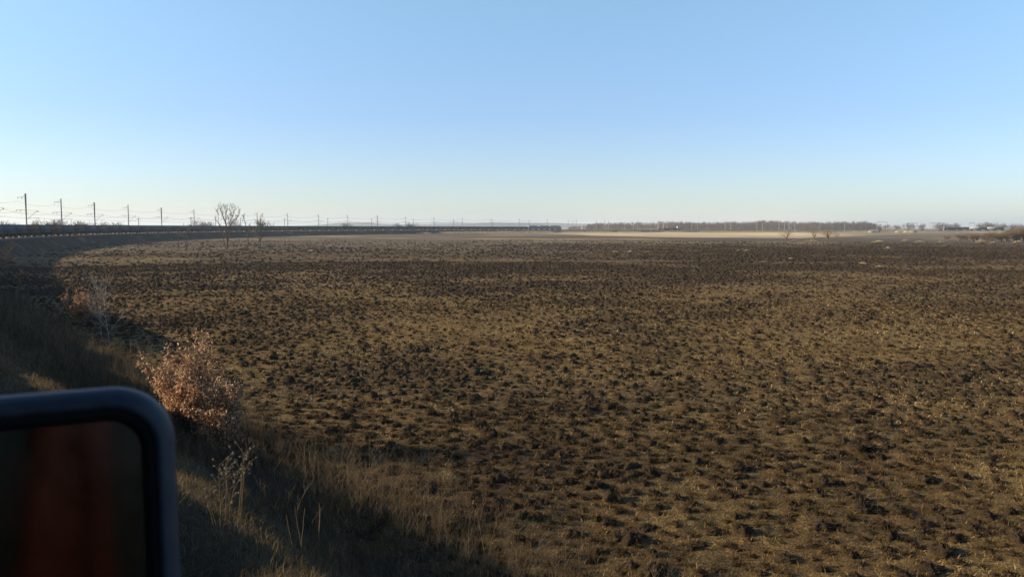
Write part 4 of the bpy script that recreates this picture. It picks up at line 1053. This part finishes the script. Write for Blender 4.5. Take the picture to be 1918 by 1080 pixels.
# sand heaps, slab fence bits
def heap(u, d, wpx, vtop, label, seed):
    dr = ray(u, hor(u)); P = dr[:2]/dr[1]*d; w = wpx*d/F; h = EYE+(hor(u)-vtop)*d/F-2.2
    n, k = 26, 9; V = []; r2 = np.random.default_rng(seed)
    for i in range(k):
        f = i/(k-1)
        for j in range(n):
            a = 2*PI*j/n; rad = (1-f)*(1+.18*math.sin(a*3+seed)+r2.normal(0, .03))
            V.append((P[0]+math.cos(a)*rad*w/2, P[1]+math.sin(a)*rad*w/3, 2.2+h*(math.sin(f*PI/2)**.8)+r2.normal(0, .06)-.1-(3 if i == 0 else 0)))
    i = np.arange(k-1)[:, None]*n; j = np.arange(n)[None]
    tag(mk('sand_heap', V, np.stack([i+j, i+(j+1) % n, i+n+(j+1) % n, i+n+j], -1).reshape(-1, 4), M['sand'], None, None, True), label, 'sand heap', 'pale sand heaps by the far railway')
heap(1637, 1045, 22, 430.0, 'low pale sand heap under the leftmost large portal gantry', 3)
heap(1690, 1045, 26, 429.9, 'bright sand heap under the second portal gantry', 4)
heap(1706, 1038, 24, 431.0, 'dull lower sand heap right against the bright one', 5)
for k, (u, w) in enumerate([(1091, 5), (1101, 11), (1113, 3), (1476, 6), (1494, 10), (1542, 15), (1570, 20)]):
    x, y, s = on_track(u, 6); 
    b = MB(); b.box((0, 0, .65), (w*y/F*1.0, .35, 1.3), bev=.05); b.box((w*y/F*.2, 0, 1.38), (w*y/F*.4, .3, .16), bev=.03)
    o = b.build('concrete_slab', M['slab'], None); o.location = (x, y, 2.7 if u > 1300 else 2.5); o.rotation_euler = (0, 0, thead(s))
    tag(o, ['small pale block left of the long slab past the locomotive nose', 'long pale slab among masts past the locomotive nose', 'little pale block right of the long slab past the locomotive', 'short pale slab before the treeline, left of two longer ones', 'pale slab between close masts in front of the treeline', 'long low pale slab behind the round shrubs', 'longest pale slab, rightmost in front of the treeline'][k], 'slab', 'pale concrete slabs along the far line')

# ---------------------------------------------------------------- far woods and single far trees
def woods():
    mb = MB(); r2 = np.random.default_rng(77)
    us = np.concatenate([r2.uniform(1100, 1300, 350), r2.uniform(1062, 1110, 40), r2.uniform(1270, 1600, 760), r2.uniform(1560, 1650, 130)])
    for u in us:
        d = r2.uniform(1330, 1560); dr = ray(u, hor(u)); P = dr[:2]/dr[1]*d
        vt = np.interp(u, [1062, 1095, 1108, 1130, 1200, 1260, 1300, 1400, 1430, 1500, 1560, 1620, 1650], [424, 422, 418.5, 417, 416.5, 415, 416, 415, 413, 415, 416, 414.5, 420])
        h = EYE+(hor(u)-vt)*d/F; h *= r2.uniform(.6, 1.1)
        n = 60; w = h*r2.uniform(.26, .42)
        a = r2.uniform(0, 2*PI, n); zz = r2.beta(2, 1.5, n)*.85+.12; rr = w*np.sqrt(r2.random(n))*np.sin(np.clip(zz, 0.05, .98)*PI)**.6
        c = np.stack([P[0]+np.cos(a)*rr, P[1]+np.sin(a)*rr, zz*h], -1)
        dd = np.stack([np.cos(a)*rr*.3, np.sin(a)*rr*.3, r2.uniform(.05, .16, n)*h], -1)+r2.normal(0, .3, (n, 3))
        mb.segs(c-dd*.7, c+dd*.7, .15, .05, 3, r2.random(n)*.7+.15)
        mb.segs([(P[0], P[1], -.2)], [(P[0]+r2.normal(0, .4), P[1], h*.8)], .24, .08, 4, .3)
    tag(mb.build('far_woods', M['twig']), 'long grey-brown leafless wood along the right horizon', 'woods', kind='stuff')
    mb = MB()                                         # low scrub at the foot of the wood and along the line
    n = 9000; u = r2.uniform(1060, 1640, n); d = r2.uniform(1180, 1330, n); X = (u-CX)/F*d
    z = np.zeros(n); hh = r2.uniform(1.2, 4.2, n)
    mb.segs(np.stack([X, d, z], -1), np.stack([X+r2.normal(0, .6, n), d+r2.normal(0, .6, n), hh], -1), .12, .05, 3, r2.random(n))
    tag(mb.build('far_scrub', M['rusttwig']), 'low reddish scrub at the foot of the far wood', 'scrub', kind='stuff')
woods()
far = [(70, 412, 520, 'hazy bare tree between the first two masts, over the wagons', 'a'), (97, 408, 540, 'taller hazy bare tree just left of the second mast', 'a'), (106, 409.5, 560, 'hazy bare tree touching the second mast', 'a'),
       (140, 411.5, 560, 'low bare tree between the second and third masts', 'a'), (158, 412.5, 590, 'low bare tree just left of the third mast', 'a'), (200, 414, 600, 'low hazy bush between the third and fourth masts', 'a'), (222, 415, 620, 'faint low bush just left of the fourth mast', 'a'),
       (30, 414.5, 520, 'faint low tree left of the leftmost mast', 'a'), (3, 412, 500, 'faint grey tree at the left edge over the wagons', 'a'),
       (372, 411.5, 700, 'rusty bare bush between the sixth mast and the tallest field tree', 'b'), (386, 413.5, 720, 'low rusty bush left of the T-shaped pole', 'b'), (442, 413, 740, 'bare bush right behind the tallest field tree', 'b'),
       (492, 409, 680, 'pinkish bare tree above the round-headed field tree', 'b'), (768, 415, 1000, 'small bare tree right of the thirteenth mast', 'a'), (748, 417.5, 1000, 'low bare tree left of the thirteenth mast', 'a'), (650, 416.5, 1000, 'low grey bush by the eleventh mast', 'a'),
       (1680, 419.5, 1250, 'small grey tree left of the portal over the sand heap', 'a'), (1700, 416.5, 1250, 'grey bare tree behind the portal over the sand heap', 'a'), (1729, 417.5, 1250, 'pointed grey tree right of the portal over the sand heap', 'a'),
       (1762, 415, 1230, 'grey bare tree directly left of the black tank wagons', 'a'), (1777, 418.5, 1300, 'low tree behind the left end of the black tank wagons', 'a'), (1788, 416, 1300, 'round grey tree behind the middle black tank wagon', 'a'),
       (1836, 416, 1300, 'wide grey tree above the lone black tank wagon', 'a'), (1851, 414.5, 1300, 'tallest grey tree above the white tank wagons', 'a'), (1862, 416, 1290, 'grey tree right of the tallest one above the tanks', 'a'),
       (1879, 416, 1150, 'dark grey tree right of the last tank wagon', 'a'), (1893, 418, 1150, 'low dark tree between the grey trees and the right edge', 'a'), (1912, 418.5, 1120, 'grey tree at the right edge of the photo', 'a'), (1660, 418.5, 1350, 'grey tree by the right post of the leftmost large portal', 'a'), (1608, 415, 1350, 'grey tree at the right end of the long wood', 'a'),
       (1625, 416.5, 1350, 'lower grey tree past the right end of the long wood', 'a')]
def twig_cloud(seed, n, lobes, r=.012):
    """unit-height leafless crown: trunk with limbs, and fine twigs in a few overlapping lobes"""
    r2 = np.random.default_rng(seed); tk, cr = MB(), MB()
    for q in range(lobes):
        c = np.array([r2.normal(0, .16), r2.normal(0, .16), r2.uniform(.38, .68)]); rad = r2.uniform(.2, .32)*np.array([1, 1, 1.05])
        tk.path([(0, 0, -.02), (c[0]*.35, c[1]*.35, c[2]*.45), tuple(c)], [.03, .02, .01], 4)
        m = n//lobes; d = r2.normal(0, 1, (m, 3)); d /= np.linalg.norm(d, axis=1, keepdims=True); f = r2.random((m, 1))**.45
        p = c+d*f*rad; p[:, 2] = np.clip(p[:, 2], .02, 1.2); dr = d*.6+r2.normal(0, .35, (m, 3))+[0, 0, .6]; dr /= np.linalg.norm(dr, axis=1, keepdims=True)
        l = r2.uniform(.05, .14, (m, 1)); cr.segs(p-dr*l/2, p+dr*l/2, r, r*.4, 3, r2.random(m))
    top = max(v[:, 2].max() for v in cr.V)
    for q in (tk, cr): q.V = [v/top for v in q.V]
    return tk, cr
def cloud_meshes(seed, n, lobes, mt, r):
    out = []
    for nm, q in zip(('trunk', 'crown'), twig_cloud(seed, n, lobes, r)):
        o = q.build(nm, M[mt]); out.append(o.data); D.objects.remove(o)
    return out
tms2 = {'a': cloud_meshes(5, 330, 6, 'twig', .011), 'a2': cloud_meshes(6, 380, 8, 'twig', .010), 'a3': cloud_meshes(9, 280, 5, 'twig', .011), 'b': cloud_meshes(7, 330, 6, 'rusttwig', .010), 'b2': cloud_meshes(8, 380, 9, 'rusttwig', .010)}
for k, (u, vt, d, l, kind) in enumerate(far):
    dr = ray(u, hor(u)); P = dr[:2]/dr[1]*d; h = EYE+(hor(u)-vt)*d/F
    e = empty('bare_tree', (P[0], P[1], 0), k*1.3, l, 'tree', 'hazy leafless trees beyond the railway')
    w = h*random.uniform(1.1, 1.8); e.scale = (w, w, h)
    ky = ('b', 'b2')[k % 2] if kind == 'b' else ('a', 'a2', 'a3')[k % 3]
    for nm, me in zip(('trunk', 'crown'), tms2[ky]): part(nm, me, e)
# round shrubs in the straw and the russet thicket at right
shr = [(1473, 448, 430, 26, 'left one of two see-through round shrubs in the straw field'), (1525, 448, 426, 20, 'middle see-through shrub of the straw field with a leaning stem'), (1550, 448, 424, 34, 'right one of the see-through round shrubs, the largest'), (1565, 447, 432, 12, 'thin shrub stem right of the largest round shrub')]
for k, (u, v, vt, w, l) in enumerate(shr):
    P = place(u, v); h = (v-vt)*P[1]/F; e = empty('bare_shrub', tuple(P), k*1.7, l, 'shrub', 'see-through shrubs in the straw field')
    wq = w*P[1]/F*1.25; e.scale = (wq, wq, h*1.03)
    for nm, me in zip(('trunk', 'crown'), cloud_meshes(41+k, 230, 6, 'rusttwig', .005)): part(nm, me, e)
rus = [(1812, 452, 437), (1830, 452, 436), (1850, 451, 434), (1868, 451, 435), (1884, 452, 431), (1898, 452, 427), (1909, 452, 424), (1919, 453, 421), (1842, 453, 438), (1876, 453, 437), (1935, 453, 420), (1796, 452, 437), (1775, 452, 441), (1822, 453, 436), (1858, 453, 433), (1890, 453, 431), (1904, 453, 428)]
rmesh = [cloud_meshes(31+q, 620, 8, 'rusttwig', .0075) for q in range(3)]
for k, (u, v, vt) in enumerate(rus):
    P = place(u, v); h = (v-vt)*P[1]/F; e = empty('russet_bush', tuple(P), k*2.1, 'russet twiggy bush, %s from the left in the thicket at the right edge' % ordn(k+1), 'bush', 'russet bushes of the thicket at the right edge')
    w = h*random.uniform(1.3, 1.9); e.scale = (w, w, h*1.03)
    for nm, me in zip(('stem', 'crown'), rmesh[k % 3]): part(nm, me, e)
tree(8, 520, 452, 'brownish bare bush on the bank at the left edge under the wagons', 140, 'bare_bush', ('weed', 'weed'), None, 'bush', spread=.6, levels=3, kidsn=(9, 6, 4), r0=.05, up=.4, base=.08)
tree(35, 545, 500, 'dark bare bush on the shaded bank near the left edge', 141, 'bare_bush', ('weed', 'weed'), None, 'bush', spread=.6, levels=3, kidsn=(9, 6, 4), r0=.04, up=.4, base=.08)

# straw reeds along the far embankment foot
def reeds():
    mb = MB(); r2 = np.random.default_rng(5); n = 26000
    s = r2.uniform(790, 1420, n); p = np.interp(s, [790, 900, 1420], [13, 17, 30])+r2.normal(0, 4.5, n)
    x, y = tp(s, p); k = (fbm(s, p*0, 30, 3, 131) > .42) & (p > 8); x, y = x[k], y[k]; n = len(x); h = r2.uniform(.6, 1.9, n)
    mb.segs(np.stack([x, y, np.zeros(n)], -1), np.stack([x+r2.normal(0, .3, n), y+r2.normal(0, .3, n), h], -1), .14, .05, 3, r2.random(n))
    tag(mb.build('straw_reeds', M['tuft']), 'belt of pale straw reeds before the far track', 'reeds', kind='stuff')
reeds()

# ---------------------------------------------------------------- air
hz = MB(); hz.box((0, 0, 54), (33000, 33000, 112)); 
m = D.materials.new('haze_air'); m.use_nodes = True; nt = m.node_tree
nt.nodes.remove(nt.nodes['Principled BSDF'])
pvv = nt.nodes.new('ShaderNodeVolumePrincipled'); pvv.inputs['Color'].default_value = (.82, .92, 1, 1); pvv.inputs['Density'].default_value = 1.2e-4; pvv.inputs['Anisotropy'].default_value = .25
nt.links.new(pvv.outputs[0], nt.nodes['Material Output'].inputs['Volume'])
HAZE = True
if HAZE: tag(hz.build('haze', m), 'thin spring haze over the plain', 'haze', kind='stuff')

# ---------------------------------------------------------------- light, sky, camera
SUN_EL = math.radians(20); SUN_AZ = math.atan2(-1.0, -.03)      # azimuth from +Y clockwise: sun at the left
sd = Vector((math.sin(SUN_AZ)*math.cos(SUN_EL), math.cos(SUN_AZ)*math.cos(SUN_EL), math.sin(SUN_EL)))
L = D.lights.new('sun', 'SUN'); L.energy = 5.0; L.angle = math.radians(.53); L.color = (1, .82, .58)
lo = D.objects.new('sun', L); COL.objects.link(lo); lo.rotation_euler = (-sd).to_track_quat('-Z', 'Y').to_euler(); lo.location = (-60, 0, 60)
w = D.worlds.new('World'); scene.world = w; w.use_nodes = True; nt = w.node_tree
sky = nt.nodes.new('ShaderNodeTexSky'); sky.sky_type = 'NISHITA'; sky.sun_disc = False
sky.sun_elevation = SUN_EL; sky.sun_rotation = SUN_AZ; sky.air_density = 1.0; sky.dust_density = .3; sky.ozone_density = 2.5; sky.altitude = 100
tc = nt.nodes.new('ShaderNodeTexCoord'); sx = nt.nodes.new('ShaderNodeSeparateXYZ'); nt.links.new(tc.outputs['Generated'], sx.inputs[0])
cr = nt.nodes.new('ShaderNodeValToRGB'); nt.links.new(sx.outputs[2], cr.inputs[0])          # sky tint by height: duller low down, dimmed overhead to cut fill light
el = cr.color_ramp.elements
for _ in range(3): el.new(.5)
for q, (p_, c_) in zip(el, [(0, (.66, .668, .85)), (.13, (.75, .745, .91)), (.27, (1.0, 1.0, 1.0)), (.5, (.64, .69, .78)), (1, (.44, .5, .62))]): q.position = p_; q.color = (*c_, 1)
mxn = nt.nodes.new('ShaderNodeMix'); mxn.data_type = 'RGBA'; mxn.blend_type = 'MULTIPLY'; mxn.inputs[0].default_value = 1
mx2 = nt.nodes.new('ShaderNodeMix'); mx2.data_type = 'RGBA'; mx2.blend_type = 'MULTIPLY'; mx2.inputs[0].default_value = 1
nt.links.new(sky.outputs[0], mxn.inputs[6]); nt.links.new(cr.outputs[0], mxn.inputs[7])
nt.links.new(mxn.outputs[2], mx2.inputs[6]); mx2.inputs[7].default_value = (1.05, 1.13, 1.11, 1)
nt.links.new(mx2.outputs[2], nt.nodes['Background'].inputs['Color']); nt.nodes['Background'].inputs['Strength'].default_value = .108

cd = D.cameras.new('camera'); co = D.objects.new('camera', cd); COL.objects.link(co); scene.camera = co
cd.sensor_width = 36; cd.lens = F/1918*36; cd.clip_start = .05; cd.clip_end = 60000
mx = Matrix(((RGT[0], UPV[0], -FWD[0], 0), (RGT[1], UPV[1], -FWD[1], 0), (RGT[2], UPV[2], -FWD[2], 0), (0, 0, 0, 1)))
co.matrix_world = Matrix.Translation((0, 0, EYE)) @ mx
cd.dof.use_dof = True; cd.dof.focus_distance = 60; cd.dof.aperture_fstop = 14*.7
vs = scene.view_settings; vs.view_transform = 'Standard'; vs.look = 'None'; vs.exposure = .85; vs.gamma = 1
scene.render.resolution_x = 1024; scene.render.resolution_y = 576
scene.cycles.max_bounces = 5; scene.cycles.diffuse_bounces = 2; scene.cycles.volume_bounces = 1; scene.cycles.transparent_max_bounces = 4
